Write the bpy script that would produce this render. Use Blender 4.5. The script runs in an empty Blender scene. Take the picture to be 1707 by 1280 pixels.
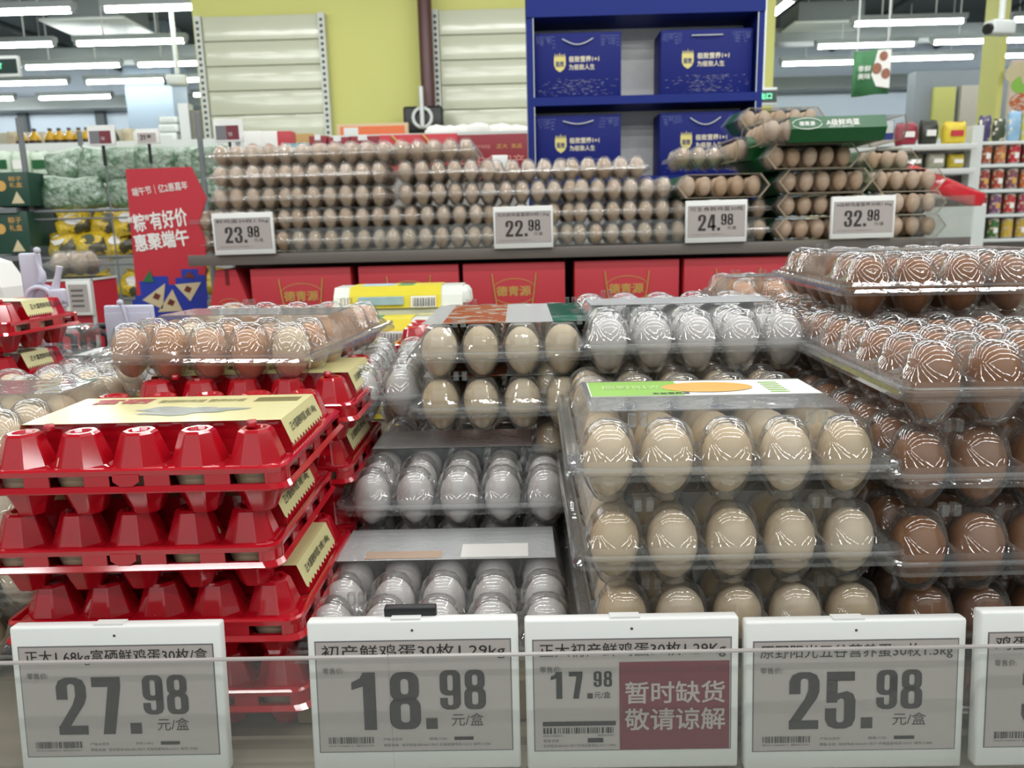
import bpy, bmesh, math, random
from mathutils import Vector, Matrix
random.seed(7)
PI = math.pi; R = math.radians
SC = bpy.context.scene; COL = SC.collection

# ------------------------------------------------------------------ camera
F = 1300.0; CX, CY = 853.5, 640.0
CAM = Vector((0, 0, 1.5))
_p, _yw, _rl = R(11.3), R(0.8), R(1.4)
_f = Vector((-math.sin(_yw)*math.cos(_p), math.cos(_yw)*math.cos(_p), -math.sin(_p)))
_r = Vector((math.cos(_yw), math.sin(_yw), 0)); _u = _r.cross(_f)
CR = _r*math.cos(_rl) - _u*math.sin(_rl); CU = _u*math.cos(_rl) + _r*math.sin(_rl)
cd = bpy.data.cameras.new('camera'); cam = bpy.data.objects.new('camera', cd); COL.objects.link(cam)
m = Matrix((CR, CU, -_f)).transposed().to_4x4(); m.translation = CAM; cam.matrix_world = m
cd.sensor_width = 36; cd.lens = F/1707*36; cd.clip_start = .02; cd.clip_end = 100
cd.dof.use_dof = True; cd.dof.focus_distance = .70; cd.dof.aperture_fstop = 11
SC.camera = cam

# ------------------------------------------------------------------ world, exposure
w = bpy.data.worlds.new('world'); SC.world = w; w.use_nodes = True
w.node_tree.nodes['Background'].inputs[0].default_value = (.8, .9, 1, 1)
w.node_tree.nodes['Background'].inputs[1].default_value = .5
vs = SC.view_settings; vs.view_transform = 'Standard'; vs.look = 'None'; vs.gamma = 1; vs.use_curve_mapping = False
vs.exposure = 0.0
cy = SC.cycles
cy.max_bounces = 12; cy.transparent_max_bounces = 40; cy.diffuse_bounces = 3; cy.glossy_bounces = 3
cy.adaptive_threshold = .02; cy.caustics_reflective = False; cy.caustics_refractive = False; cy.sample_clamp_indirect = 4

# ceiling tubes that hang outside the picture (above and behind the shopper)
TUBE_L = 32.0
def tube_lamp(x, y, z, length=1.2, rot=0):
    for s in (-1, 1):
        l = bpy.data.lights.new('tube_lamp', 'AREA'); l.shape = 'RECTANGLE'; l.size = length; l.size_y = .045
        l.energy = TUBE_L*length*.045*PI; l.color = (.985, 1, .985)
        o = bpy.data.objects.new('tube_lamp', l); COL.objects.link(o); o.location = (x, y, z)
        o.matrix_world = Matrix.Translation((x, y, z)) @ Matrix.Rotation(rot, 4, 'Z') @ Matrix.Rotation(s*R(48), 4, 'X')
for y in (-2.4, -1.2, -.1, .95, 2.0, 3.2, 4.4, 5.6):
    for k in range(-3, 4):
        tube_lamp(k*1.5 + .2 + .3*math.sin(y*3), y, 3.45)
for y in (7.0, 8.7, 9.75, 10.75, 11.85):  # unseen lamps added to brighten the back wall, behind the lime wall or off-frame
    for x in ((-8, 8) if y < 8 else (-8, -2, -.5, 1, 8)): tube_lamp(x, y, 3.45)
for y in (.4, 1.5):                    # a short run along the aisle
    tube_lamp(1.5, y, 3.3, 1.2, PI/2)

# ------------------------------------------------------------------ helpers
def ray(x, y): return _f + CR*((x-CX)/F) - CU*((y-CY)/F)
def at(x, y, Y):
    d = ray(x, y); return CAM + d*(Y/d.y)
def atz(x, y, Z):
    d = ray(x, y); return CAM + d*((Z-1.5)/d.z)
def lin(c):
    return tuple((v/255/12.92 if v/255 <= .04045 else ((v/255+.055)/1.055)**2.4) for v in c)
MATS = {}
def mat(name, rgb, rough=.5, spec=.5, metal=0, vary=.06, scale=30, bump=0, emit=0, coat=0, rnd=0, c2=None, s2=20, t2=.5, bd=.004):
    if name in MATS: return MATS[name]
    M = bpy.data.materials.new(name); M.use_nodes = True; nt = M.node_tree; N = nt.nodes; L = nt.links
    b = N['Principled BSDF']; c = (*lin(rgb), 1)
    b.inputs['Roughness'].default_value = rough; b.inputs['Metallic'].default_value = metal
    b.inputs['Specular IOR Level'].default_value = spec; b.inputs['Coat Weight'].default_value = coat
    b.inputs['Coat Roughness'].default_value = .08
    tc = N.new('ShaderNodeTexCoord'); nz = N.new('ShaderNodeTexNoise'); nz.inputs['Scale'].default_value = scale
    L.new(tc.outputs['Object'], nz.inputs['Vector'])
    mr = N.new('ShaderNodeMapRange'); mr.inputs[3].default_value = 1-vary; mr.inputs[4].default_value = 1+vary
    L.new(nz.outputs['Fac'], mr.inputs[0])
    hs = N.new('ShaderNodeHueSaturation'); hs.inputs['Color'].default_value = c; L.new(mr.outputs[0], hs.inputs['Value'])
    if c2:
        n3 = N.new('ShaderNodeTexNoise'); n3.inputs['Scale'].default_value = s2; n3.inputs['Detail'].default_value = 3; L.new(tc.outputs['Object'], n3.inputs['Vector'])
        r3 = N.new('ShaderNodeMapRange'); r3.inputs[1].default_value = t2-.02; r3.inputs[2].default_value = t2+.02; L.new(n3.outputs['Fac'], r3.inputs[0])
        mx = N.new('ShaderNodeMix'); mx.data_type = 'RGBA'; mx.inputs[6].default_value = c; mx.inputs[7].default_value = (*lin(c2), 1); L.new(r3.outputs[0], mx.inputs[0]); L.new(mx.outputs[2], hs.inputs['Color'])
    if rnd:
        oi = N.new('ShaderNodeObjectInfo'); ge = N.new('ShaderNodeNewGeometry')
        ad = N.new('ShaderNodeMath'); ad.operation = 'ADD'; L.new(oi.outputs['Random'], ad.inputs[0]); L.new(ge.outputs['Random Per Island'], ad.inputs[1])
        fr = N.new('ShaderNodeMath'); fr.operation = 'FRACT'; L.new(ad.outputs[0], fr.inputs[0])
        m2 = N.new('ShaderNodeMapRange'); m2.inputs[3].default_value = 1-rnd; m2.inputs[4].default_value = 1+rnd*.7
        L.new(fr.outputs[0], m2.inputs[0])
        h2 = N.new('ShaderNodeHueSaturation'); L.new(hs.outputs[0], h2.inputs['Color']); L.new(m2.outputs[0], h2.inputs['Value'])
        m3 = N.new('ShaderNodeMapRange'); m3.inputs[3].default_value = 1+rnd*1.3; m3.inputs[4].default_value = 1-rnd*1.3
        L.new(fr.outputs[0], m3.inputs[0]); L.new(m3.outputs[0], h2.inputs['Saturation'])
        L.new(h2.outputs[0], b.inputs['Base Color'])
    else: L.new(hs.outputs[0], b.inputs['Base Color'])
    if bump:
        bp = N.new('ShaderNodeBump'); bp.inputs['Strength'].default_value = bump; bp.inputs['Distance'].default_value = bd
        n2 = N.new('ShaderNodeTexNoise'); n2.inputs['Scale'].default_value = scale*2; L.new(tc.outputs['Object'], n2.inputs['Vector'])
        L.new(n2.outputs['Fac'], bp.inputs['Height']); L.new(bp.outputs[0], b.inputs['Normal'])
    if emit:
        b.inputs['Emission Color'].default_value = c; b.inputs['Emission Strength'].default_value = emit
    MATS[name] = M; return M
def clear(name, tint=(.97, .975, .97), lo=.05, hi=.6, rough=.07, haze=.03, bump=.15, bscale=90, pw=3.0, hazecol=(.9, .92, .92), edge=.35):
    if name in MATS: return MATS[name]
    M = bpy.data.materials.new(name); M.use_nodes = True; nt = M.node_tree; N = nt.nodes; L = nt.links; N.clear()
    out = N.new('ShaderNodeOutputMaterial'); tr = N.new('ShaderNodeBsdfTransparent'); tr.inputs[0].default_value = (*tint, 1)
    gl = N.new('ShaderNodeBsdfGlossy'); gl.inputs['Roughness'].default_value = rough
    df = N.new('ShaderNodeBsdfDiffuse'); df.inputs[0].default_value = (*hazecol, 1)
    lw = N.new('ShaderNodeLayerWeight'); lw.inputs[0].default_value = .5
    pwn = N.new('ShaderNodeMath'); pwn.operation = 'POWER'; L.new(lw.outputs['Facing'], pwn.inputs[0]); pwn.inputs[1].default_value = pw
    mr = N.new('ShaderNodeMapRange'); mr.inputs[3].default_value = lo; mr.inputs[4].default_value = hi; L.new(pwn.outputs[0], mr.inputs[0])
    hz = N.new('ShaderNodeMapRange'); hz.inputs[3].default_value = haze; hz.inputs[4].default_value = min(.9, haze+edge)
    p4 = N.new('ShaderNodeMath'); p4.operation = 'POWER'; L.new(lw.outputs['Facing'], p4.inputs[0]); p4.inputs[1].default_value = 5; L.new(p4.outputs[0], hz.inputs[0])
    m0 = N.new('ShaderNodeMixShader'); L.new(hz.outputs[0], m0.inputs[0]); L.new(tr.outputs[0], m0.inputs[1]); L.new(df.outputs[0], m0.inputs[2])
    m1 = N.new('ShaderNodeMixShader'); L.new(mr.outputs[0], m1.inputs[0]); L.new(m0.outputs[0], m1.inputs[1]); L.new(gl.outputs[0], m1.inputs[2])
    L.new(m1.outputs[0], out.inputs[0])
    if bump:
        tc = N.new('ShaderNodeTexCoord'); nz = N.new('ShaderNodeTexNoise'); nz.inputs['Scale'].default_value = bscale
        L.new(tc.outputs['Object'], nz.inputs['Vector']); bp = N.new('ShaderNodeBump'); bp.inputs['Strength'].default_value = bump
        bp.inputs['Distance'].default_value = .002; L.new(nz.outputs['Fac'], bp.inputs['Height']); L.new(bp.outputs[0], gl.inputs['Normal'])
    MATS[name] = M; return M

class MB:
    def __init__(s): s.v = []; s.f = []; s.m = []; s.sm = []
    def add(s, vs, fs, mi=0, smooth=False):
        o = len(s.v); s.v += [tuple(v) for v in vs]
        for f in fs: s.f.append(tuple(i+o for i in f)); s.m.append(mi); s.sm.append(smooth)
    def box(s, x0, y0, z0, x1, y1, z1, mi=0, bev=0):
        if bev:
            b = bev; pts = []
            for (xa, ya, za) in ((x0, y0, z0), (x1, y0, z0), (x1, y1, z0), (x0, y1, z0), (x0, y0, z1), (x1, y0, z1), (x1, y1, z1), (x0, y1, z1)): pts.append((xa, ya, za))
            bm = bmesh.new(); vv = [bm.verts.new(p) for p in pts]
            for f in ((3, 2, 1, 0), (4, 5, 6, 7), (0, 1, 5, 4), (1, 2, 6, 5), (2, 3, 7, 6), (3, 0, 4, 7)): bm.faces.new([vv[i] for i in f])
            bmesh.ops.bevel(bm, geom=bm.edges[:], offset=b, segments=2, affect='EDGES', profile=.5)
            bm.verts.index_update(); s.add([v.co for v in bm.verts], [[v.index for v in f.verts] for f in bm.faces], mi, True); bm.free(); return
        s.add([(x0, y0, z0), (x1, y0, z0), (x1, y1, z0), (x0, y1, z0), (x0, y0, z1), (x1, y0, z1), (x1, y1, z1), (x0, y1, z1)],
              [(3, 2, 1, 0), (4, 5, 6, 7), (0, 1, 5, 4), (1, 2, 6, 5), (2, 3, 7, 6), (3, 0, 4, 7)], mi)
    def tube(s, path, r, n=8, mi=0, caps=True):
        path = [Vector(p) for p in path]; k = len(path); rr = r if isinstance(r, (list, tuple)) else [r]*k
        vs = []
        t0 = (path[1]-path[0]).normalized(); a = t0.orthogonal().normalized()
        for i, p in enumerate(path):
            t = (path[min(i+1, k-1)]-path[max(i-1, 0)]).normalized(); a = (a - t*a.dot(t)).normalized(); b = t.cross(a)
            for j in range(n):
                th = 2*PI*j/n; vs.append(p + a*math.cos(th)*rr[i] + b*math.sin(th)*rr[i])
        fs = [(i*n+j, i*n+(j+1) % n, (i+1)*n+(j+1) % n, (i+1)*n+j) for i in range(k-1) for j in range(n)]
        s.add(vs, fs, mi, True)
        if caps: s.add(vs[:n][::-1], [tuple(range(n))], mi); s.add(vs[-n:], [tuple(range(n))], mi)
    def lathe(s, prof, n=16, c=(0, 0, 0), mi=0, smooth=True, sx=1, sy=1):
        vs = []; k = len(prof)
        for (r, z) in prof:
            for j in range(n): vs.append((c[0]+r*sx*math.cos(2*PI*j/n), c[1]+r*sy*math.sin(2*PI*j/n), c[2]+z))
        s.add(vs, [(i*n+j, i*n+(j+1) % n, (i+1)*n+(j+1) % n, (i+1)*n+j) for i in range(k-1) for j in range(n)], mi, smooth)
    def poly(s, pts, mi=0): s.add(pts, [tuple(range(len(pts)))], mi)
    def prism(s, pts, y0, y1, mi=0):          # outline in x,z, thickness in y
        n = len(pts); vs = [(x, y0, z) for x, z in pts] + [(x, y1, z) for x, z in pts]
        s.add(vs, [tuple(range(n)), tuple(range(2*n-1, n-1, -1))] + [(i, i+n, (i+1) % n+n, (i+1) % n) for i in range(n)], mi)
    def mesh(s, name, mats):
        me = bpy.data.meshes.new(name); me.from_pydata(s.v, [], s.f)
        for M in (mats if isinstance(mats, (list, tuple)) else [mats]): me.materials.append(M)
        me.polygons.foreach_set('material_index', s.m); me.polygons.foreach_set('use_smooth', s.sm); me.update(); return me
    def build(s, name, mats, parent=None, **k):
        return ob(name, s.mesh(name, mats), parent, **k)
def ob(name, me, parent=None, loc=None, rot=None):
    o = bpy.data.objects.new(name, me); COL.objects.link(o)
    if parent: o.parent = parent
    if loc is not None: o.location = loc
    if rot is not None: o.rotation_euler = rot
    return o
def tag(o, label, cat, group=None):
    o['label'] = label; o['category'] = cat
    if group: o['group'] = group
    return o
def thing(name, label, cat, loc=(0, 0, 0), rot=(0, 0, 0), group=None):
    o = bpy.data.objects.new(name, None); COL.objects.link(o); o.location = loc; o.rotation_euler = rot; o.empty_display_size = .05
    return tag(o, label, cat, group)
def struct(o): o['kind'] = 'structure'; return o
def clone(src, loc, rot=None, label=None, group=None):
    r = src.copy(); COL.objects.link(r); r.location = loc
    if rot is not None: r.rotation_euler = rot
    if label: r['label'] = label
    if group: r['group'] = group
    for ch in src.children:
        c = ch.copy(); COL.objects.link(c); c.parent = r
        for g in ch.children:
            d = g.copy(); COL.objects.link(d); d.parent = c
    return r
_TX = {}
def textmesh(s, bold, mtl):
    k = (s, bold, mtl.name)
    if k in _TX: return _TX[k]
    c = bpy.data.curves.new('text', 'FONT'); c.body = s; c.resolution_u = 2; c.align_x = 'LEFT'; c.space_line = 1.15
    o = bpy.data.objects.new('text', c); COL.objects.link(o)
    dg = bpy.context.evaluated_depsgraph_get(); me = bpy.data.meshes.new_from_object(o.evaluated_get(dg))
    bpy.data.objects.remove(o); bpy.data.curves.remove(c)
    xs = [v.co.x for v in me.vertices] or [0, 1]; ys = [v.co.y for v in me.vertices] or [0, 1]
    x0, x1, y0, y1 = min(xs), max(xs), min(ys), max(ys)
    for v in me.vertices: v.co = Vector(((v.co.x-x0)/(x1-x0), 0, (v.co.y-y0)/(y1-y0)))
    if bold:                       # heavier strokes: the same glyphs laid a hair apart
        n = len(s.split('\n')[0]); dx = bold*.9/n; dz = bold*.8/len(s.split('\n')); V = [v.co.copy() for v in me.vertices]; Fc = [tuple(p_.vertices) for p_ in me.polygons]; vs = []; fs = []
        for q, (a, b_) in enumerate(((0, 0), (1, 0), (-1, 0), (0, 1), (0, -1), (.7, .7), (-.7, -.7), (.7, -.7), (-.7, .7))):
            o_ = len(vs); vs += [(v.x+a*dx, -.00001*q, v.z+b_*dz) for v in V]; fs += [tuple(i+o_ for i in f) for f in Fc]
        me = bpy.data.meshes.new('text'); me.from_pydata(vs, [], fs)
    me.materials.clear(); me.materials.append(mtl); me.update(); _TX[k] = me; return me
def txt(name, s, mtl, parent, x, y, z, w, h, bold=0.0, rot=(0, 0, 0)):
    """words standing in the x-z plane facing -y; (x,z) lower left corner"""
    o = ob(name, textmesh(s, bold, mtl), parent, (x, y, z), rot); o.scale = (w, 1, h); return o

# price digits (condensed bold), unit height
def strip(A, B): return [((a[0], a[1]), (b[0], b[1])) for a, b in zip(A, B)]
def rr(x0, z0, x1, z1, r):
    p = []
    for cx, cz, a0 in ((x1-r, z1-r, 0), (x0+r, z1-r, 90), (x0+r, z0+r, 180), (x1-r, z0+r, 270)):
        for k in range(5): a = R(a0+k*22.5); p.append((cx+r*math.cos(a), cz+r*math.sin(a)))
    return p
def digit(mb, ch, X, Z, S, y, mi=0):
    def P(pts): mb.poly([(X+a*S, y, Z+b*S) for a, b in pts], mi)
    def ST(A, B, closed=False):
        n = len(A); 
        for i in range(n if closed else n-1):
            j = (i+1) % n; P([A[i], B[i], B[j], A[j]])
    if ch == '8':
        ST(rr(.02, .48, .50, 1, .17), rr(.195, .61, .325, .88, .06), True); ST(rr(0, 0, .52, .56, .17), rr(.185, .12, .335, .45, .06), True)
    elif ch == '9':
        ST(rr(0, .36, .5, 1, .17), rr(.185, .48, .315, .88, .06), True); P([(.315, .15), (.5, .15), (.5, .83), (.315, .83)])
        ST([(0, .30), (0, .15), (.05, .05), (.16, 0), (.34, 0), (.45, .05), (.5, .15)], [(.185, .30), (.185, .16), (.2, .125), (.23, .11), (.27, .11), (.3, .125), (.315, .16)])
    elif ch == '2':
        ST([(0, .62), (0, .84), (.05, .95), (.16, 1), (.34, 1), (.45, .95), (.5, .84), (.5, .66), (.46, .54), (.2, .15)],
           [(.185, .62), (.185, .84), (.2, .875), (.23, .89), (.27, .89), (.3, .875), (.315, .84), (.315, .68), (.26, .53), (0, .13)])
        P([(0, 0), (.49, 0), (.49, .155), (0, .155)])
    elif ch == '7': P([(0, .83), (.48, .83), (.48, 1), (0, 1)]); P([(.27, .83), (.48, .83), (.34, 0), (.14, 0)])
    elif ch == '1': P([(.19, 0), (.40, 0), (.40, 1), (.19, 1)]); P([(0, .70), (.19, .76), (.2, 1), (.14, .9), (0, .83)])
    elif ch == '3':
        ST([(0, .66), (0, .84), (.05, .95), (.16, 1), (.34, 1), (.45, .95), (.5, .84), (.5, .64), (.42, .54), (.2, .46)],
           [(.185, .66), (.185, .84), (.2, .875), (.23, .89), (.27, .89), (.3, .875), (.315, .84), (.315, .66), (.28, .6), (.2, .58)])
        ST([(0, .34), (0, .16), (.05, .05), (.16, 0), (.34, 0), (.45, .05), (.5, .16), (.5, .4), (.42, .5), (.2, .57)],
           [(.185, .34), (.185, .16), (.2, .125), (.23, .11), (.27, .11), (.3, .125), (.315, .16), (.315, .4), (.28, .45), (.2, .46)])
    elif ch == '4': P([(.27, 0), (.45, 0), (.45, 1), (.27, 1)]); P([(0, .18), (.52, .18), (.52, .33), (0, .33)]); P([(0, .33), (.15, .33), (.28, .78), (.28, 1), (.2, 1)])
    elif ch == '5':
        P([(.02, .84), (.48, .84), (.48, 1), (.02, 1)]); P([(.02, .46), (.2, .46), (.2, .86), (.02, .86)])
        ST([(.2, .62), (.36, .66), (.46, .61), (.5, .50), (.5, .17), (.45, .05), (.34, 0), (.16, 0), (.05, .05), (0, .16), (0, .36)],
           [(.2, .5), (.26, .535), (.3, .52), (.315, .48), (.315, .16), (.3, .125), (.27, .11), (.23, .11), (.2, .125), (.185, .16), (.185, .36)])
    elif ch == '.': P([(0, 0), (.19, 0), (.19, .19), (0, .19)])

# materials
WHITE_PL = mat('white_plastic', (240, 240, 236), .35, vary=.02)
SCREEN = mat('paper_screen', (186, 176, 172), .3, vary=.03, scale=8)
INK = mat('dark_ink', (56, 51, 50), .5, vary=.05)
INKT = mat('black_ink', (40, 38, 38), .5, vary=.05)
INKG = mat('grey_ink', (110, 105, 104), .5, vary=.05)
MAROON = mat('maroon_print', (120, 42, 56), .5, vary=.04)
PALEP = mat('pale_print', (190, 178, 172), .5)
RED_PL = mat('red_plastic', (186, 18, 34), .10, spec=.9, vary=.08, scale=25, coat=.5)
RED_CARD = mat('red_card', (206, 58, 68), .5, vary=.04, scale=4)
RED_SIGN = mat('red_sign', (196, 46, 60), .5, vary=.03, scale=4)
CREAM = mat('cream_label', (226, 218, 160), .22, vary=.04, scale=10)
CLEAR = clear('clear_plastic', lo=.11, hi=.8, rough=.06, haze=.03, bump=.10, bscale=90, pw=2.2, edge=.5)
CLEARD = clear('clear_plastic_smoky', tint=(.93, .93, .92), haze=.02)
CLEARG = clear('green_tinted_clear', tint=(.95, .965, .955), lo=.11, hi=.75, rough=.06, haze=.04, bump=.1, pw=2.2, edge=.45)
FILM = clear('label_film', lo=.25, hi=.8, rough=.2, haze=.75, bump=1.0, bscale=160, pw=2)  # strong white haze stands in for glare of the ceiling lights
CLEARF = clear('far_clear_plastic', lo=.08, hi=.6, rough=.12, haze=.06)
ACRYL = clear('acrylic', tint=(.95, .96, .95), lo=.035, hi=.4, rough=.02, haze=.018, bump=0, edge=.1)
GOLD = mat('gold_print', (214, 168, 92), .4, vary=.08)
BLACK = mat('black_plastic', (22, 22, 24), .4)
YELLOW = mat('yellow_label', (226, 208, 40), .35, vary=.06)
GREENP = mat('green_print', (30, 92, 50), .35, vary=.05)
WHITE_PR = mat('white_print', (240, 238, 232), .5, vary=.02)
LGREEN = mat('lime_print', (150, 200, 90), .35, vary=.1, scale=20)
TEAL = mat('teal_print', (110, 190, 165), .25, vary=.1, scale=40, c2=(206, 216, 206), s2=45, t2=.56, bump=.5)
ORANGE = mat('orange_print', (206, 110, 64), .25, vary=.15, scale=40, c2=(216, 200, 182), s2=45, t2=.54, bump=.5)
YOLK = mat('yolk_print', (232, 178, 90), .35, vary=.1, scale=30)
METAL_W = mat('white_metal', (214, 218, 214), .35, vary=.03)
METAL_G = mat('grey_metal', (120, 124, 126), .45, vary=.06)
WOODG = mat('grey_wood', (142, 130, 112), .6, vary=.15, scale=14)
EGGM = {'white': mat('white_eggshell', (218, 212, 210), .45, spec=.35, vary=.03, rnd=.05, bump=.03, scale=60),
        'beige': mat('beige_eggshell', (222, 199, 168), .45, spec=.35, vary=.04, rnd=.10, bump=.03, scale=60),
        'tan': mat('tan_eggshell', (206, 160, 126), .45, spec=.35, vary=.04, rnd=.12, bump=.03, scale=60),
        'brown': mat('brown_eggshell', (150, 103, 70), .45, spec=.35, vary=.05, rnd=.14, bump=.03, scale=60),
        'far': mat('cream_eggshell', (198, 172, 148), .45, spec=.35, vary=.04, rnd=.12, scale=60)}

FILM2 = clear('thin_label_film', lo=.14, hi=.8, rough=.08, haze=.10, bump=.3, bscale=60, pw=2)
# ------------------------------------------------------------------ room
def slab(name, x0, y0, z0, x1, y1, z1, M):
    b = MB(); b.box(x0, y0, z0, x1, y1, z1); return struct(b.build(name, M))
slab('floor', -9, -4, -.1, 9, 13.2, 0, mat('floor_tile', (196, 196, 190), .25, vary=.05, scale=2))
slab('ceiling', -9, -4, 4.3, 9, 13.2, 4.4, mat('ceiling_paint', (92, 98, 100), .8, vary=.15, scale=1.2))
slab('wall_back', -9, 13, 0, 9, 13.2, 4.3, mat('wall_paint_blue', (204, 216, 230), .7, vary=.03, scale=1))
WP = mat('wall_paint', (190, 196, 198), .8, vary=.03)
slab('wall_left', -9.2, -4, 0, -9, 13.2, 4.3, WP); slab('wall_right', 9, -4, 0, 9.2, 13.2, 4.3, WP)
slab('wall_front', -9, -4.2, 0, 9, -4, 4.3, WP)
LIME = mat('lime_wall_paint', (212, 211, 126), .7, vary=.03, scale=2)
slab('wall_middle', -2.86, 7.4, 0, 2.3, 7.9, 4.3, LIME)

# ------------------------------------------------------------------ eggs and cartons
P = .05
ORD = ['first', 'second', 'third', 'fourth', 'fifth', 'sixth', 'seventh', 'eighth']
def egg_profile(n):
    pr = []
    for i in range(n+1):
        t = PI*i/n; z = -math.cos(t); r = math.sin(t)
        pr.append((max(.00015, .0216*r*(1+.10*z-.02*z*z)), .0285*z))
    return pr
EGGME = {}
def eggmesh(colour, near):
    k = (colour, near)
    if k not in EGGME:
        b = MB(); b.lathe(egg_profile(14 if near else 9), 20 if near else 12); EGGME[k] = b.mesh('egg', EGGM[colour])
    return EGGME[k]
EGGS = []
def place_egg(M, x, y, z, colour, near, prio, label, group):
    d = random.uniform
    L = Matrix.Translation((x+d(-.0006, .0006), y+d(-.0006, .0006), z+d(-.001, .001))) @ Matrix.Rotation(d(-.09, .09), 4, 'X') @ Matrix.Rotation(d(-.09, .09), 4, 'Y') @ Matrix.Rotation(d(0, 6.28), 4, 'Z')
    s = d(.95, 1.02); L = L @ Matrix.Diagonal((s*d(.98, 1.01), s*d(.98, 1.01), s*d(1.04, 1.08), 1))
    EGGS.append((prio, len(EGGS), M @ L, colour, near, label, group))
def cells(b, nc, rows, prof, zb, N, octo=False, flute=0.0, smooth=True, mi=0):
    h = P/2; TH = [2*PI*j/N for j in range(N)]
    if octo and N == 24: TH = [R(k*45+d) for k in range(8) for d in (-19.5, 0, 19.5)]
    for r in rows:
        for c in range(nc):
            cx = (c-(nc-1)/2)*P; cyy = r*P; vs = []
            for k, (rad, z) in enumerate(prof):
                for j in range(N):
                    th = TH[j]
                    q = rad
                    if octo:
                        ph = ((math.degrees(th)+22.5) % 45)-22.5; q = rad/math.cos(R(ph))
                    elif flute and 0 < k: q = rad*(1+flute*math.cos(8*th))
                    vs.append((cx+q*math.cos(th), cyy+q*math.sin(th), z))
            for j in range(N):
                th = TH[j]; s = h/max(abs(math.cos(th)), abs(math.sin(th)))
                vs.append((cx+s*math.cos(th), cyy+s*math.sin(th), zb))
            K = len(prof)+1
            fs = [(i*N+j, i*N+(j+1) % N, (i+1)*N+(j+1) % N, (i+1)*N+j) for i in range(K-1) for j in range(N)]
            b.add(vs, fs, mi, smooth)
            if prof[0][0] > 0: b.add(vs[:N], [tuple(range(N))], mi, smooth)
def rim(b, nc, nr, loops, rad=.012, seg=3, mi=0, smooth=False):
    L = []
    for off, z in loops:
        x1 = nc*P/2+off; x0 = -x1; y0 = -P/2-off; y1 = (nr-.5)*P+off; r = max(.002, rad if off > .003 else .002); p = []
        for cx, cyy, a0 in ((x1-r, y1-r, 0), (x0+r, y1-r, 90), (x0+r, y0+r, 180), (x1-r, y0+r, 270)):
            for k in range(seg+1): a = R(a0+k*90/seg); p.append((cx+r*math.cos(a), cyy+r*math.sin(a), z))
        L.append(p)
    n = len(L[0]); vs = [q for p in L for q in p]
    b.add(vs, [(i*n+j, i*n+(j+1) % n, (i+1)*n+(j+1) % n, (i+1)*n+j) for i in range(len(L)-1) for j in range(n)], mi, smooth)
LIDP = [(.004, .0362), (.0095, .0352), (.0150, .0318), (.0190, .0262), (.0215, .019), (.0232, .0115)]
TRAYP = [(.0085, -.0345), (.0112, -.0335), (.0135, -.029), (.0180, -.0215), (.0212, -.0135), (.0230, -.0085)]
LIDT = [(.0125, .0318), (.0150, .0302), (.0190, .021), (.0228, .010)]      # faceted, flat-topped cups
REDL = [(.007, .0335), (.0085, .036), (.0118, .036), (.0140, .0340), (.0222, .0085)]
REDT = [(.0100, -.036), (.0120, -.0345), (.0222, -.0080)]
_CM = {}
def carton_meshes(style, nc, nr, plat, near):
    k = (style, nc, nr, plat, near)
    if k in _CM: return _CM[k]
    N = 16 if near else 8
    rows = [r for r in range(nr) if r not in plat]
    M = {'clear': CLEAR, 'smoky': CLEARD, 'green': CLEARG}[style] if near else CLEARF
    lid = MB(); tray = MB()
    if style == 'green': cells(lid, nc, rows, LIDT, .006, 24, octo=True, smooth=False)
    else: cells(lid, nc, rows, LIDP if near else LIDP[1::2], .006, N, flute=.05 if near else 0)
    tp = TRAYP if near else TRAYP[::2]
    if style == 'green': tp = [(r, z*.9) for r, z in tp]
    cells(tray, nc, range(nr), tp, -.006, N, flute=.045 if near else 0)
    if plat:
        a = (min(plat)-.5)*P+.001; c = (max(plat)+.5)*P-.001; X = nc*P/2-.002; i = .009
        lo = [(-X, a, .006), (X, a, .006), (X, c, .006), (-X, c, .006)]; hi = [(-X+i, a+i*.6, .0345), (X-i, a+i*.6, .0345), (X-i, c-i*.6, .0345), (-X+i, c-i*.6, .0345)]
        lid.add(lo+hi, [(4, 5, 6, 7)]+[(q, (q+1) % 4, (q+1) % 4+4, q+4) for q in range(4)])
    rim(lid, nc, nr, [(0, .006), (.0015, .0015), (.0095, .0015), (.0105, .004), (.0115, .0005)])
    rim(tray, nc, nr, [(0, -.006), (.0015, -.001), (.0100, -.001), (.0125, -.0045), (.0125, -.008)])
    if near:   # little stiffening beads pressed along the flange
        for side in (-1, 1):
            for q in range(int(nr*P/.008)):
                x = side*(nc*P/2+.0055); y = -P/2+.004+q*.008
                lid.add([(x-.0025, y-.002, .0016), (x+.0025, y-.002, .0016), (x+.0025, y+.002, .0016), (x-.0025, y+.002, .0016), (x, y, .0036)], [(0, 1, 4), (1, 2, 4), (2, 3, 4), (3, 0, 4)])
        for (q, y) in ((-1, 0), (1, 0), (-1, nr-1), (1, nr-1)):   # snap latches between the outer domes
            x = q*(nc/2-1)*P; yy = y*P
            lid.box(x-.008, yy-.004, .030, x-.002, yy+.004, .040); lid.box(x+.002, yy-.004, .030, x+.008, yy+.004, .040)
    _CM[k] = (lid.mesh('lid', M), tray.mesh('tray', M)); return _CM[k]
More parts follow.
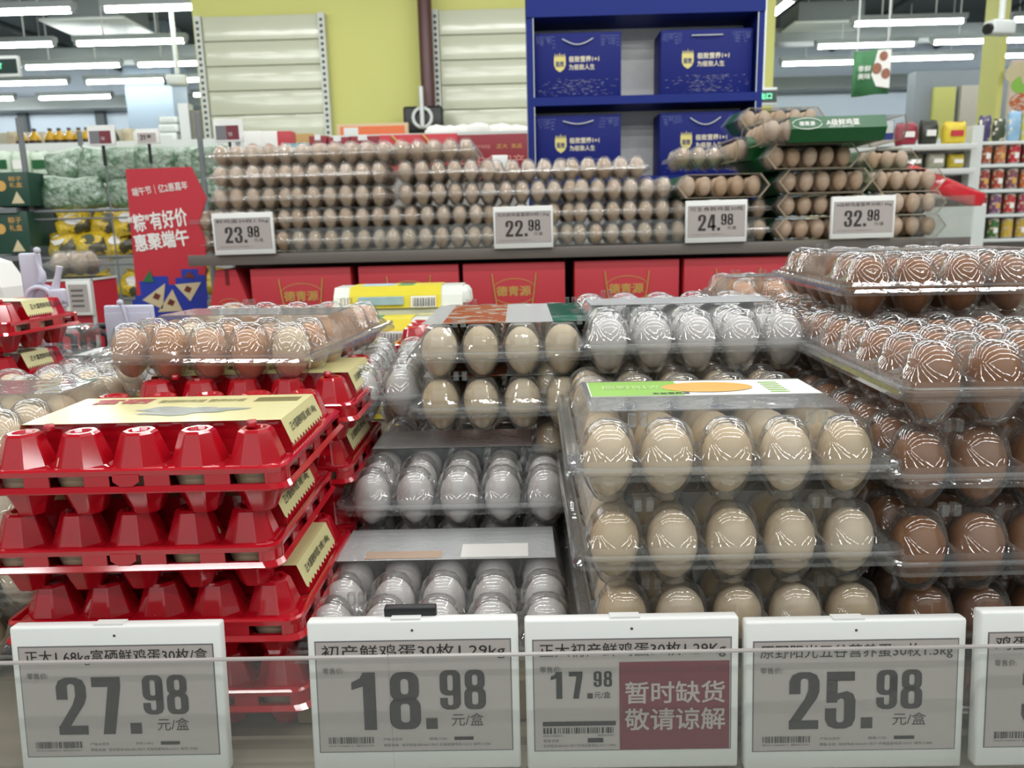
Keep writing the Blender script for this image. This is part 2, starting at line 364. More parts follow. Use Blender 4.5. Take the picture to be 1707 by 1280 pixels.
def carton(style, desc, loc, rz=0, nc=5, nr=6, plat=(2, 3), near=True, eggs='beige', vis=(0,), p0=0, group=None, tilt=0, label=None, eggz=0, sides=(), name='egg_carton', allrows=True):
    """loc = centre of the front row, height of the rim"""
    t = thing(name, label or desc, 'egg carton', group=group)
    M = Matrix.Translation(loc) @ Matrix.Rotation(R(rz), 4, 'Z') @ Matrix.Rotation(R(tilt), 4, 'X') @ Matrix.Translation((0, 0, -.036))
    t.matrix_world = M; Mr = M @ Matrix.Translation((0, 0, .036))
    lid, tray = carton_meshes(style, nc, nr, tuple(plat), near)
    if near and plat and style == 'clear': b = MB(); X_ = nc*P/2-.012; b.box(-X_, (min(plat)-.5)*P+.008, .0712, X_, (max(plat)+.5)*P-.008, .0716); b.build('label_film', FILM if eggs == 'white' and nc == 5 else FILM2, t)
    ob('lid', lid, t, (0, 0, .036)); ob('tray', tray, t, (0, 0, .036))
    for r in range(nr):
        for c in range(nc):
            side = (c == 0 and 'l' in sides) or (c == nc-1 and 'r' in sides)
            pr = p0 + (vis.index(r)*1.0 if r in vis else (1.5+.1*r if side else 50+r))
            row = ('front row' if r == 0 else ORD[r]+' row')
            col = eggs if isinstance(eggs, str) else eggs[(c+r*nc) % len(eggs)]
            nm = {'tan': 'tan', 'far': 'cream'}.get(col, col)
            place_egg(Mr, (c-(nc-1)/2)*P, r*P, eggz, col, near, pr, f'{nm} egg {ORD[c]} from left, {row} of {desc}', 'eggs in '+desc)
    return t
def red_meshes(nc, nr, plat):
    k = ('red', nc, nr, plat)
    if k in _CM: return _CM[k]
    lid = MB(); tray = MB(); W = .0055
    cells(lid, nc, [r for r in range(nr) if r not in plat], REDL, .0060, 24, octo=True, smooth=False)
    cells(tray, nc, range(nr), REDT, -.0055, 24, octo=True, smooth=False)
    a = (min(plat)-.5)*P+.001; c = (max(plat)+.5)*P-.001; X = nc*P/2-.001; i = .011
    lo = [(-X, a, .006), (X, a, .006), (X, c, .006), (-X, c, .006)]; hi = [(-X+i, a+i*.4, .0352), (X-i, a+i*.4, .0352), (X-i, c-i*.4, .0352), (-X+i, c-i*.4, .0352)]
    lid.add(lo+hi, [(4, 5, 6, 7)]+[(q, (q+1) % 4, (q+1) % 4+4, q+4) for q in range(4)])
    rim(lid, nc, nr, [(0, .006), (.001, .0105), (W-.001, .0105), (W+.001, .009), (W+.0005, .0048)], rad=.014, seg=4, smooth=False)
    rim(tray, nc, nr, [(0, -.0055), (.001, -.0095), (W+.003, -.0095), (W+.0036, -.0082), (W+.0005, -.0042)], rad=.014, seg=4)
    # slotted band: posts between the openings
    def posts(ax, n, lo_, hi_, fixed):
        gaps = [((q-(n-1)/2)*P if ax == 'x' else q*P) for q in range(n)]
        edges = [lo_+.004]+[v for g in gaps for v in (g-.0145, g+.0145)]+[hi_-.004]
        for q in range(0, len(edges), 2):
            a_, b_ = edges[q], edges[q+1]
            if b_-a_ < .001: continue
            if ax == 'x': lid.box(a_, fixed-.0008, -.0044, b_, fixed+.0008, .0050)
            else: lid.box(fixed-.0008, a_, -.0044, fixed+.0008, b_, .0050)
    x1 = nc*P/2+W; y0 = -P/2-W; y1 = (nr-.5)*P+W
    posts('x', nc, -x1+.009, x1-.009, y0+.0005); posts('x', nc, -x1+.009, x1-.009, y1-.0005)
    posts('y', nr, y0+.009, y1-.009, -x1+.0005); posts('y', nr, y0+.009, y1-.009, x1-.0005)
    for sx in (-1, 1):
        for yc, s0 in ((y0+.013, -1), (y1-.013, 1)):
            arc_ = [(sx*(x1-.013+.0128*math.cos(R(q*15))), yc+s0*.0128*math.sin(R(q*15))) for q in range(7)]
            for q in range(6):
                (xa_, ya_), (xb_, yb_) = arc_[q], arc_[q+1]; lid.add([(xa_, ya_, -.0044), (xb_, yb_, -.0044), (xb_, yb_, .005), (xa_, ya_, .005)], [(0, 1, 2, 3)])
    lid.prism([(-.011, .006), (.011, .006), (.011, .0), (.005, -.0042), (-.005, -.0042), (-.011, 0)], y0-.0015, y0+.0005)
    for q in (-1, 1):
        lid.lathe([(.0004, .006), (.004, .0055), (.0045, .002), (.004, 0)], 10, (q*1.75*P+.008, .004, .036))
    _CM[k] = (lid.mesh('lid', RED_PL), tray.mesh('tray', RED_PL)); return _CM[k]
_LAB = {}
def label_sleeve(nc, plat):
    k = (nc, plat)
    if k in _LAB: return _LAB[k]
    b = MB(); a = (min(plat)-.5)*P-.004; c = (max(plat)+.5)*P+.004; X = nc*P/2-.010
    b.add([(-X, a, .0372), (X, a, .0372), (X, c, .0372), (-X, c, .0372)], [(0, 1, 2, 3)])
    for s in (-1, 1):
        n = 24; top = [(s*X, a+(c-a)*q/n, .0372) for q in range(n+1)]
        bot = [(s*(X+.0080), a+(c-a)*q/n, .0168) for q in range(n+1)]
        b.add(top+bot, [(q, q+1, n+2+q, n+1+q) for q in range(n)])
        for q in range(0, n, 2): b.add([bot[q], bot[q+2], (s*(X+.0092), a+(c-a)*(q+1)/n, .0132)], [(0, 1, 2)])
    _LAB[k] = b.mesh('label', CREAM); return _LAB[k]
def side_text(par, s, X, y0, y1, z, h, M, name='text'):
    up = Vector((-.0085, 0, .0215)).normalized(); rt = Vector((0, 1, 0)); nrm = rt.cross(up)*-1
    me = textmesh(s, .012, M); o = ob(name, me, par)
    m_ = Matrix((rt*(y1-y0), nrm*1, up*h)).transposed().to_4x4(); m_.translation = Vector((X, y0, z)) - nrm*0 + Vector((.0006, 0, 0)); o.matrix_local = m_; return o
def flat_text(par, s, x, y, z, w_, h, M, bold=.01, name='text'):
    o = ob(name, textmesh(s, bold, M), par); o.matrix_local = Matrix.Translation((x, y, z)) @ Matrix.Rotation(R(-90), 4, 'X') @ Matrix.Diagonal((w_, 1, h, 1)); return o
GRAPE = mat('grey_print', (150, 156, 148), .3, vary=.3, scale=60)
def red_carton(desc, loc, rz=0, nc=5, nr=4, plat=(1, 2), top=False, vis=(0,), p0=0, colour='beige', mirror=False, group=None):
    t = thing('egg_carton', desc, 'egg carton', group=group)
    M = Matrix.Translation(loc) @ Matrix.Rotation(R(rz), 4, 'Z') @ Matrix.Translation((0, 0, -.036)); t.matrix_world = M
    lid, tray = red_meshes(nc, nr, plat); ob('lid', lid, t, (0, 0, .036)); ob('tray', tray, t, (0, 0, .036))
    lb = ob('label', label_sleeve(nc, plat), t, (0, 0, .036)); X = nc*P/2-.010
    side_text(lb, '正大富硒鲜鸡蛋 30枚/1.68kg', X+.0061, .034, .116, .0225, .0095, INKT)
    if top:
        n = 26; pts = []
        for q in range(n):
            a = 2*PI*q/n; rd = 1+.22*math.sin(3*a+1)+.16*math.sin(7*a)+.1*math.sin(13*a)
            pts.append((.012+.046*rd*math.cos(a), .064+.016*rd*math.sin(a), .0376))
        b = MB(); b.poly(pts); b.build('printed_picture', GRAPE, lb)
        flat_text(lb, '富硒', -.095, .098, .0376, .055, .022, mat('red_print', (176, 44, 44), .4), .03)
        flat_text(lb, '富硒鲜鸡蛋 营养好蛋', -.03, .100, .0376, .085, .012, mat('olive_ink', (140, 130, 80), .4), .01)
        b = MB()
        for q in range(5): b.box(.065, .098+.004*q, .0374, .108, .100+.004*q, .0376)
        b.build('printed_lines', mat('olive_ink', (140, 130, 80), .4), lb)
    Mr = M @ Matrix.Translation((0, 0, .036))
    for c in range(nc):
        for r in range(nr):
            if r == 0 or c == nc-1:
                place_egg(Mr, (c-(nc-1)/2)*P, r*P, -.001, colour, True, p0 if (r == 0 and 0 in vis) else 60, f'{colour} egg {ORD[c]} from left, {"front" if r==0 else ORD[r]} row of {desc}', 'eggs in '+desc)
    return t

# ------------------------------------------------------------------ front table
TB = 1.054
t = thing('display_table', 'wooden topped display table carrying the egg cartons in front', 'table', (0, 0, 0))
b = MB(); b.box(-1.6, .53, TB-.03, 1.6, 1.75, TB-.0015, bev=.003); b.build('tabletop', WOODG, t)
b = MB(); b.box(-1.58, .56, .1, 1.58, 1.73, TB-.03); b.build('body', mat('dark_table_body', (40, 36, 34), .7), t)
b = MB(); b.box(-1.55, .60, 0, 1.55, 1.70, .1); b.build('plinth', BLACK, t)
b = MB(); b.box(-1.6, .522, TB-.034, 1.6, .532, TB-.002, bev=.002); b.build('edge_trim', METAL_G, t)

# red stack, in front on the left: five levels; a second one behind it
H = .07
RW = ['top red carton, front left stack', 'second red carton, front left stack', 'third red carton, front left stack', 'fourth red carton, front left stack']
for k, (dx, yy, zz) in enumerate(((-.328, .642, 1.303), (-.341, .646, 1.232), (-.328, .652, 1.162), (-.328, .656, 1.091))):
    red_carton(RW[k], (dx, yy, zz), top=(k == 0), rz=(0, .6, -.4, 0)[k])
for k, (dx, yy, zz) in enumerate(((-.318, .870, 1.303), (-.326, .868, 1.232), (-.326, .866, 1.162), (-.33, .866, 1.091))):
    red_carton(['top', 'second', 'third', 'bottom'][k]+' red carton in the stack behind the front red one', (dx, yy, zz), vis=())
# clear carton of brown eggs lying on the rear red stack
carton('clear', 'clear carton on the red stack', (-.362, .892, 1.366), rz=-8, eggs=['tan', 'tan', 'tan', 'tan', 'beige', 'tan', 'beige'], vis=(0, 1), sides='r',
       label='clear carton of light brown eggs lying on top of the red cartons')
# cartons behind and left of the red stacks
for k, z in enumerate((1.095, 1.165, 1.235, 1.305)):
    carton('clear', ['bottom', 'second', 'third', 'top'][k]+' clear carton at far left edge', (-.615, .74, z-.004), eggs='beige', nc=5, nr=6, vis=(0, 1) if k == 3 else (), sides='r' if k > 1 else '', label=['bottom', 'second lowest', 'third lowest', 'topmost'][k]+' clear carton of beige eggs beside the red cartons, left edge')
for k, z in enumerate((1.158, 1.223, 1.288)):
    carton('clear', ['lower', 'middle', 'upper'][k]+' clear carton behind left edge stack', (-.58, 1.10, z), eggs='white', vis=(0,) if k == 2 else (), label=['lower', 'middle', 'upper'][k]+' clear carton of pale eggs behind the left edge stack')
carton('clear', 'bottom clear carton behind left edge stack', (-.58, 1.10, 1.095), eggs='white', vis=(), label='bottom clear carton of pale eggs behind the left edge stack')

# white eggs, centre
b = MB(); b.box(-.215, .645, TB, .055, 1.26, TB+.042, bev=.002); tag(b.build('riser_block', mat('riser_card', (170, 150, 120), .7)), 'low card riser under the white egg cartons, centre', 'riser')
t_w = carton('clear', 'lower carton of white eggs, centre', (-.083, .668, 1.132), eggs='white', vis=(0, 1, 4, 5), sides='l', label='lower clear carton of white eggs, centre, right behind the price tags')
b = MB(); b.box(-.085, .086, .0718, -.005, .104, .0722); b.build('printed_label', mat('beige_strip', (196, 170, 150), .4), t_w)
b = MB(); b.box(.015, .086, .0718, .085, .120, .0722); b.build('printed_panel', WHITE_PR, t_w)
c = carton('clear', 'upper carton of white eggs, centre', (-.076, .853, 1.199), eggs='white', vis=(0, 1, 4, 5), sides='lr', label='upper clear carton of white eggs resting on the lower centre one')
carton('clear', 'hidden carton behind centre white eggs', (-.076, .99, 1.132), eggs='white', vis=(), label='clear carton under the back of the upper centre white carton')
# clear carton standing between the red stack and the green labelled cartons
for k, z in enumerate((1.090, 1.1605, 1.231, 1.3015)):
    carton('clear', ['bottom', 'lower', 'middle', 'upper'][k]+' narrow carton beside red stack', (-.176, .955 if k == 3 else 1.19, z), nc=2, nr=6 if k == 3 else 3, rz=4 if k == 3 else 0, plat=(), eggs='white', vis=(0, 1) if k == 3 else (),
           label=['bottom', 'lower', 'middle', 'upper'][k]+' narrow clear carton of white eggs between the red and green labelled cartons')
# cartons with an orange and green film, middle back
def film(t, nc, y0, y1, cols, z=.0730):
    X = nc*P/2-.004; lb = None
    n = len(cols); root = None
    for q, (M, a, b_) in enumerate(cols):
        b = MB(); b.box(-X+2*X*a, y0, z, -X+2*X*b_, y1, z+.0006)
        o = b.build('label' if q == 0 else 'printed_panel', M, t if q == 0 else root)
        if q == 0: root = o
    return root
GN = ['top', 'second', 'third', 'fourth', 'bottom']
for k, z in enumerate((1.355, 1.2915, 1.228, 1.1645, 1.101-.010)):
    c = carton('green', GN[k]+' carton of the green film stack', (0, (.935, .925, 1.30, 1.30, 1.30)[k] if k < 2 else 1.30, z), nc=5, nr=6, plat=(), eggs='beige', vis=(0,) if k < 2 else (), sides='l' if k < 2 else '',
               label=GN[k]+' clear carton with orange and green film, stack behind the centre') 
    if k < 2: film(c, 5, .01, .24, [(clear('film', haze=.3, lo=.15, rough=.15, bump=.5, bscale=40), 0, 1), (ORANGE, .10, .42), (TEAL, .66, .98)], z=.0682)
# low red cartons standing behind the narrow clear one
for k, z in enumerate((1.091, 1.161, 1.231, 1.301)):
    red_carton(['bottom', 'lower', 'middle', 'upper'][k]+' narrow red carton in front of the yellow boxes', (-.163, 1.335, z), nc=2, nr=5, plat=(2, 3) if False else (4,), vis=())
# yellow labelled cartons of white plastic
def bumps_carton(desc, loc, L=.30, Wd=.12, rz=0):
    t = thing('egg_carton', desc, 'egg carton', loc, (0, 0, R(rz)), 'yellow labelled cartons')
    b = MB(); b.box(-L/2, -Wd/2, 0, L/2, Wd/2, .030, bev=.008); b.build('tray', mat('milky_plastic', (232, 236, 226), .25), t)
    b = MB(); n = 14; pts = [(-Wd/2-.004, .028), (-Wd/2+.006, .052), (-Wd/2+.022, .070), (Wd/2-.022, .070), (Wd/2-.006, .052), (Wd/2+.004, .028)]
    vs = [(-L/2-.002, y, z) for y, z in pts]+[(L/2-.002, y, z) for y, z in pts]; m_ = len(pts)
    b.add(vs, [(q, q+1, q+1+m_, q+m_) for q in range(m_-1)]+[tuple(range(m_))[::-1], tuple(range(m_, 2*m_))])
    for q in (-.032, 0, .032):
        b.lathe([(.0005, .020), (.012, .017), (.018, .008), (.020, -.012)], 14, (L/2-.006, q, .048))
    b.build('lid', mat('milky_plastic', (232, 236, 226), .25), t)
    s = MB(); l = MB(); g = MB()
    ppts = [(y*1.03, z+.0015) for y, z in pts]; x0, x1 = -L/2+.03, L/2-.045
    l.add([(x0, y, z) for y, z in ppts]+[(x1, y, z) for y, z in ppts], [(q, q+1, q+1+m_, q+m_) for q in range(m_-1)])
    lb = l.build('label', YELLOW, t)
    y0 = ppts[0][0]-.001
    pan = MB(); pan.box(x0+.02, y0-.002, .036, x1-.075, y0+.006, .052); pan.build('printed_panel', mat('sky_print', (170, 200, 220), .4, vary=.2, scale=40), lb)
    pan = MB(); pan.add([(x1-.06, y0-.0024, .030), (x1-.01, y0-.0024, .030), (x1-.01, y0+.0055, .052), (x1-.06, y0+.0055, .052)], [(0, 1, 2, 3)]); pan.build('printed_panel', WHITE_PR, lb)
    bc = MB()
    for q in range(16):
        x = x1-.056+q*.0028; w_ = (.0009, .0016, .0012, .002)[q % 4]; bc.add([(x, y0-.003, .032), (x+w_, y0-.003, .032), (x+w_, y0+.0049, .050), (x, y0+.0049, .050)], [(0, 1, 2, 3)])
    bc.build('barcode', INKT, lb)
    tp = MB(); tp.box(x0+.02, -Wd/2+.03, .0715, x1-.10, Wd/2-.03, .0722); tp.build('printed_panel', mat('sky_print', (170, 200, 220), .4), lb)
    tp = MB(); tp.box(x1-.09, -Wd/2+.03, .0715, x1-.06, Wd/2-.03, .0722); tp.build('printed_panel', mat('leaf_print', (40, 140, 90), .4), lb)
    return t
for k in range(4):
    bumps_carton(['lowest', 'second', 'third', 'top'][k]+' yellow labelled white carton in the nearer yellow stack, centre back', (-.285, 1.485, TB+.0708*k+.001), L=.25, rz=0)
for k in range(4):
    bumps_carton(['lowest', 'second', 'third', 'topmost'][k]+' yellow labelled white carton in the rear yellow stack by the red gift boxes', (-.245, 1.625, TB+.0708*k+.001+(.052 if k == 3 else 0)), L=.26, rz=0)
b = MB(); b.box(-.35, 1.58, TB+.2125, -.14, 1.67, TB+.2640); tag(b.build('card_pad', mat('riser_card', (170, 150, 120), .7)), 'folded card under the topmost yellow carton', 'card')
# clear cartons right of centre
BL = ['top', 'second', 'third', 'bottom']
for k, (x, y, z) in enumerate(((.172, .642, 1.303), (.176, .634, 1.231), (.183, .632, 1.1605), (.185, .640, 1.090))):
    c = carton('clear', BL[k]+' beige egg carton, front right of centre', (x, y, z), eggs='beige', vis=(0, 1, 5) if k == 0 else (0,) if k < 3 else (), sides='l' if k < 2 else '',
               rz=(-1, 0, 0, 0)[k], plat=(1, 2, 3), label=BL[k]+' clear carton of beige eggs in the front stack right of centre')
    if k == 0:
        b = MB(); b.box(-.108, .090, .0715, .112, .160, .0720); lb = b.build('label', WHITE_PR, c)
        b = MB(); b.box(-.107, .091, .0721, -.018, .159, .0723); b.build('printed_panel', LGREEN, lb)
        b = MB(); b.poly([(.010+.045*math.cos(2*PI*q/28), .125+.024*math.sin(2*PI*q/28), .0726) for q in range(28)]); b.build('printed_picture', YOLK, lb)
        b = MB()
        for q in range(6): b.box(.066, .098+q*.009, .0722, .084, .101+q*.009, .0725)
        b.build('printed_lines', LGREEN, lb)
        flat_text(lb, '五谷营养蛋', -.048, .094, .0726, .036, .008, INKT, .02)
        flat_text(lb, '原野阳光', -.095, .120, .0726, .06, .018, mat('pale_lime_print', (196, 226, 150), .4), .02)
for k, z in enumerate((1.303, 1.231, 1.1605, 1.090)):
    carton('clear', BL[k]+' carton behind the beige eggs', (.135, .955, z), eggs='beige', vis=(0,) if k < 1 else (), sides='l' if k < 2 else '', label=BL[k]+' clear carton of beige eggs in the stack behind the front one')
carton('clear', 'carton of white eggs on the beige ones', (.200, .890, 1.368), eggs='white', vis=(0, 1, 4, 5), sides='l', label='clear carton of white eggs on top of the beige cartons, right of centre')
carton('clear', 'carton behind the upper white eggs', (.21, 1.24, 1.303), nc=5, nr=5, eggs='white', vis=(), label='clear carton under the back end of the upper white egg carton')
for k, z in enumerate((1.231, 1.1605, 1.090)):
    carton('clear', BL[k+1]+' rear carton', (.21, 1.26, z), nc=5, nr=5, eggs='white', vis=(), label=['upper', 'middle', 'bottom'][k]+' clear carton in the rear stack right of centre')

# brown eggs, right edge
BR = ['top', 'second', 'third', 'fourth', 'bottom']
for k, (x, y, z) in enumerate(((.4825, .632, 1.366), (.480, .640, 1.294), (.478, .630, 1.2235), (.495, .640, 1.153), (.49, .640, 1.0905))):
    if k == 4: z = 1.0905-.008
    carton('clear', BR[k]+' brown egg carton, front right stack', (x-.045, y, z), nc=5, nr=6, plat=(), eggs='brown', vis=(0, 1) if k == 0 else (0,), sides='l' if k < 3 else '', rz=(-2, 0, 1, 0, 0)[k],
           label=BR[k]+' clear carton of brown eggs in the front stack at the right edge')
for k, (x, y, z) in enumerate(((.50, .945, 1.358), (.49, .95, 1.291), (.495, .95, 1.2245), (.50, .95, 1.158), (.50, .95, 1.091))):
    carton('clear', BR[k]+' brown egg carton, rear right stack', (x-.045, y, z), nc=5, nr=6, plat=(), eggs='brown', vis=(0,) if k < 1 else (), sides='l' if k < 2 else '', label=BR[k]+' clear carton of brown eggs in the rear stack at the right')
carton('clear', 'highest brown egg carton', (.484, .868, 1.4275), nc=5, nr=6, plat=(2, 3), rz=-4, eggs='brown', vis=(0, 1, 5), sides='l', label='highest clear carton of large brown eggs, right, against the far shelf')
carton('clear', 'small carton behind the brown eggs', (.42, 1.30, 1.374), nc=3, nr=4, plat=(1, 2), eggs='tan', vis=(0,), sides='l', label='clear carton with a blue film behind the brown eggs, below the red boxes')
for k, z in enumerate((1.3035, 1.233, 1.1625, 1.092)):
    carton('clear', BL[k]+' support carton at right rear', (.60, 1.30, z), nc=5, nr=5, plat=(), eggs='brown', vis=(), label=BL[k]+' clear carton of brown eggs at the far right corner of the table')

# ------------------------------------------------------------------ price tags
def barcode(mb, x, z, w_, h, y, seed, n=40):
    rn = random.Random(seed); xx = x
    while xx < x+w_:
        a = rn.choice((.0004, .0007, .0011))*w_/.037; mb.add([(xx, y, z), (xx+a, y, z), (xx+a, y, z+h), (xx, y, z+h)], [(0, 1, 2, 3)]); xx += a+rn.choice((.0004, .0006, .001))*w_/.037
def price_tag(label, loc, rot, W, Hh, title, big, small, style='full', near=True, seed=1, tw=None):
    """origin: lower left corner; face towards -y"""
    t = thing('price_tag', label, 'price tag', loc, rot, 'electronic price tags')
    b = MB(); b.box(0, 0, 0, W, .012, Hh, bev=.0022 if near else .001); b.box(W*.40, .001, Hh-.001, W*.54, .010, Hh+.0012); b.build('case', WHITE_PL, t)
    sx0, sx1, sz0, sz1 = W*.04, W*.96, Hh*.135, Hh*.865
    b = MB(); y = -.0002
    b.add([(sx0-.001, y, sz0-.001), (sx1+.001, y, sz0-.001), (sx1+.001, y, sz1+.001), (sx0-.001, y, sz1+.001)], [(0, 1, 2, 3)]); b.build('screen_edge', mat('screen_edge', (120, 118, 120), .4), t)
    b = MB(); y = -.0005; b.add([(sx0, y, sz0), (sx1, y, sz0), (sx1, y, sz1), (sx0, y, sz1)], [(0, 1, 2, 3)]); sc = b.build('screen', SCREEN, t)
    sw, sh = sx1-sx0, sz1-sz0; y = -.0009
    X = lambda u: sx0+u*sw
    Z = lambda v: sz0+v*sh
    if near:
        b = MB(); b.lathe([(.0003, -.0003), (.0011, -.0003)], 10, (0, 0, 0)); b.v = [(a+W*.5, -.0004, c_+Hh*.935) for a, c_, d in b.v]; b.build('sensor_dot', BLACK, t)
    txt('title_text', title, INKT, sc, X(.03), y, Z(.835), sw*(tw or .945), sh*.14, .0)
    if near: txt('caption_text', '零售价:', INKG, sc, X(.03), y, Z(.715), sw*.11, sh*.055, .005)
    d = MB()
    if style == 'full':
        S = sh*.525; zb = Z(.20); x = X(.175)
        for ch, adv in zip(big, (.60, .60)): digit(d, ch, x, zb, S, y); x += S*(.60 if ch != '1' else .62)
        digit(d, '.', x+S*.0, zb, S, y); S2 = sh*.36; zt = Z(.375); x2 = x+S*.245
        for ch in small: digit(d, ch, x2, zt, S2, y); x2 += S2*.585
        d.build('price_digits', INK, sc)
        txt('unit_text', '元/盒', INK, sc, X(.69), y, Z(.225), sw*.165, sh*.115, 0)
        if near:
            bb = MB(); barcode(bb, X(.045), Z(.075), sw*.235, sh*.06, y, seed); bb.build('barcode', INK, sc)
            txt('small_text', '6923110460014  编码010491', INKG, sc, X(.045), y, Z(.045), sw*.235, sh*.02)
            txt('small_text', '产地:北京市', INKG, sc, X(.33), y, Z(.095), sw*.10, sh*.028)
            txt('small_text', '规格:1.68kg' if seed == 1 else '规格:1*30', INKG, sc, X(.57), y, Z(.095), sw*.09, sh*.028)
            bb = MB(); bb.add([(X(.70), y, Z(.095)), (X(.80), y, Z(.095)), (X(.80), y, Z(.125)), (X(.70), y, Z(.125))], [(0, 1, 2, 3)]); bb.build('printed_panel', INKT, sc)
            txt('small_text', '等级:合格   投诉电话:400-601-7817  价格监督电话:12315  编号:12386', INKG, sc, X(.33), y, Z(.042), sw*.56, sh*.028)
        else:
            txt('small_text', '投诉电话400-601-7817 价格监督电话12315', INKG, sc, X(.06), y, Z(.06), sw*.6, sh*.04)
    else:
        S = sh*.245; zb = Z(.475); x = X(.085)
        for ch in big: digit(d, ch, x, zb, S, y); x += S*.64
        digit(d, '.', x, zb, S, y); S2 = sh*.14; x2 = x+S*.23
        for ch in small: digit(d, ch, x2, Z(.58), S2, y); x2 += S2*.62
        d.build('price_digits', INKT, sc)
        txt('unit_text', '元/盒', INKT, sc, X(.305), y, Z(.475), sw*.085, sh*.06)
        bb = MB(); bb.add([(X(.04), y, Z(.225)), (X(.415), y, Z(.225)), (X(.415), y, Z(.265)), (X(.04), y, Z(.265))], [(0, 1, 2, 3)]); bb.build('printed_panel', INKT, sc)
        bb = MB(); barcode(bb, X(.042), Z(.155), sw*.365, sh*.055, y, 5); bb.build('barcode', INKT, sc)
        txt('small_text', '6923110460014', INKG, sc, X(.042), y, Z(.125), sw*.10, sh*.02); txt('small_text', '编码010491', INKG, sc, X(.32), y, Z(.125), sw*.085, sh*.022)
        txt('small_text', '等级:合格', INKG, sc, X(.042), y, Z(.075), sw*.08, sh*.03)
        bb = MB(); bb.add([(X(.27), y, Z(.07)), (X(.35), y, Z(.07)), (X(.35), y, Z(.11)), (X(.27), y, Z(.11))], [(0, 1, 2, 3)]); bb.build('printed_panel', INKT, sc)
        txt('small_text', '投诉电话:400-601-7817 价格监督电话12315 12345', INKG, sc, X(.042), y, Z(.03), sw*.37, sh*.028)
        bb = MB(); bb.add([(X(.435), y, Z(0)), (X(.995), y, Z(0)), (X(.995), y, Z(.80)), (X(.435), y, Z(.80))], [(0, 1, 2, 3)]); pn = bb.build('red_panel', MAROON, sc)
        txt('notice_text', '暂时缺货\n敬请谅解', PALEP, pn, X(.462), y-.0003, Z(.18), sw*.51, sh*.44, .018)
    return t
def tag_loc(x0, y0, x1, y1, zc):
    a = CAM+ray(x0, y0)*zc; c = CAM+ray(x1, y1)*zc; return a, c
def near_tag(label, px, Hh, **k):
    x0, y0, x1, y1, yc, yaw = px
    a = at(x0, y0, yc); w_ = .178
    tilt = R(5); top = Vector(a)
    ang = R(yaw)
    loc = (top.x, top.y-Hh*math.sin(tilt), top.z-Hh*math.cos(tilt))
    t = price_tag(label, loc, (-tilt, 0, ang), k.pop('W', .1785)*.953, Hh, near=True, **k); return t
near_tag('price tag reading 27.98 in front of the red cartons', (14, 1046, 0, 0, .572, 0), .127, title='正大1.68kg富硒鲜鸡蛋30枚/盒', big='27', small='98', seed=1)
near_tag('price tag reading 18.98 in front of the white eggs', (510, 1037, 0, 0, .572, 0), .127, title='初产鲜鸡蛋30枚1.29kg', big='18', small='98', seed=2, W=.1775)
near_tag('price tag with a maroon sold out notice, reading 17.98', (874, 1034, 0, 0, .572, 0), .127, title='正大初产鲜鸡蛋30枚1.29Kg', big='17', small='98', style='sold', seed=3, W=.179)
near_tag('price tag reading 25.98 in front of the beige eggs', (1243, 1037, 0, 0, .570, 0), .125, title='原野阳光五谷营养蛋30枚1.5kg', big='25', small='98', seed=4, W=.183)
near_tag('price tag cut off at the right edge, before the brown eggs', (1636, 1020, 0, 0, .562, 0), .128, title='鸡蛋营养鲜鸡蛋30枚1.5kg', big='32', small='98', seed=6, tw=.95)
b = MB(); b.box(-.012, -.004, 0, .030, .004, .012, bev=.001); q = at(665, 1029, .580)
# black clip stuck up behind the second tag
tag(b.build('tag_clip', BLACK, None, loc=(q.x, q.y+.004, q.z-.004)), 'black plastic clip behind the top of the 18.98 price tag', 'clip')
# acrylic guard in front of the tags
GZ = at(853, 1092, .546).z; SX = at(652, 1180, .546).x
for nm, xa, xb in (('left', -.62, SX-.0004), ('right', SX+.0001, .62)):
    b = MB(); b.box(xa, .5445, TB-.03, xb, .5475, GZ, bev=.0004); g = b.build('acrylic_guard', ACRYL); g['kind'] = 'x'
    del g['kind']; tag(g, f'clear acrylic guard strip before the price tags, {nm} piece of the two', 'guard', None)
    b = MB(); b.box(xa, .5442, GZ, xb, .5478, GZ+.0014); b.build('polished_edge', mat('acrylic_edge', (176, 170, 166), .3), g)
b = MB(); b.box(-.9, .540, TB-.002, .9, .5995, TB+.0085, bev=.001); tag(b.build('tag_rail', mat('rail_paint', (150, 142, 126), .5)), 'grey beige rail at the table edge holding the price tags', 'rail')

# ------------------------------------------------------------------ far egg display
t = thing('display_rack', 'grey edged display rack behind carrying egg cartons above red gift boxes', 'display rack', (0, 0, 0))
b = MB(); b.box(-.955, 2.27, 1.418, 1.28, 3.02, 1.440, bev=.002); b.build('upper_shelf', WOODG, t)
b = MB(); b.box(-.955, 2.262, 1.414, 1.28, 2.272, 1.445, bev=.001); b.build('edge_trim', mat('shelf_edge', (112, 104, 98), .4), t)
b = MB(); b.box(-1.0, 2.28, 1.13, 1.35, 3.0, 1.155); b.build('lower_shelf', WOODG, t)
b = MB(); b.box(-.95, 2.62, 1.155, 1.3, 2.66, 1.418); b.build('back_panel', BLACK, t)
b = MB(); b.box(-.98, 2.35, 0, 1.33, 2.98, 1.13); b.build('body', mat('dark_table_body', (40, 36, 34), .7), t)
for k in range(3):
    x0 = (-.66, -.22, .24)[k]
    b = MB(); b.box(x0, 2.268, 1.442, x0+.43, 2.271, 1.515); g = b.build('acrylic_guard', ACRYL)
    tag(g, 'clear acrylic guard on the far shelf, '+['leftmost', 'middle', 'rightmost'][k]+' of the three between price tags', 'guard')
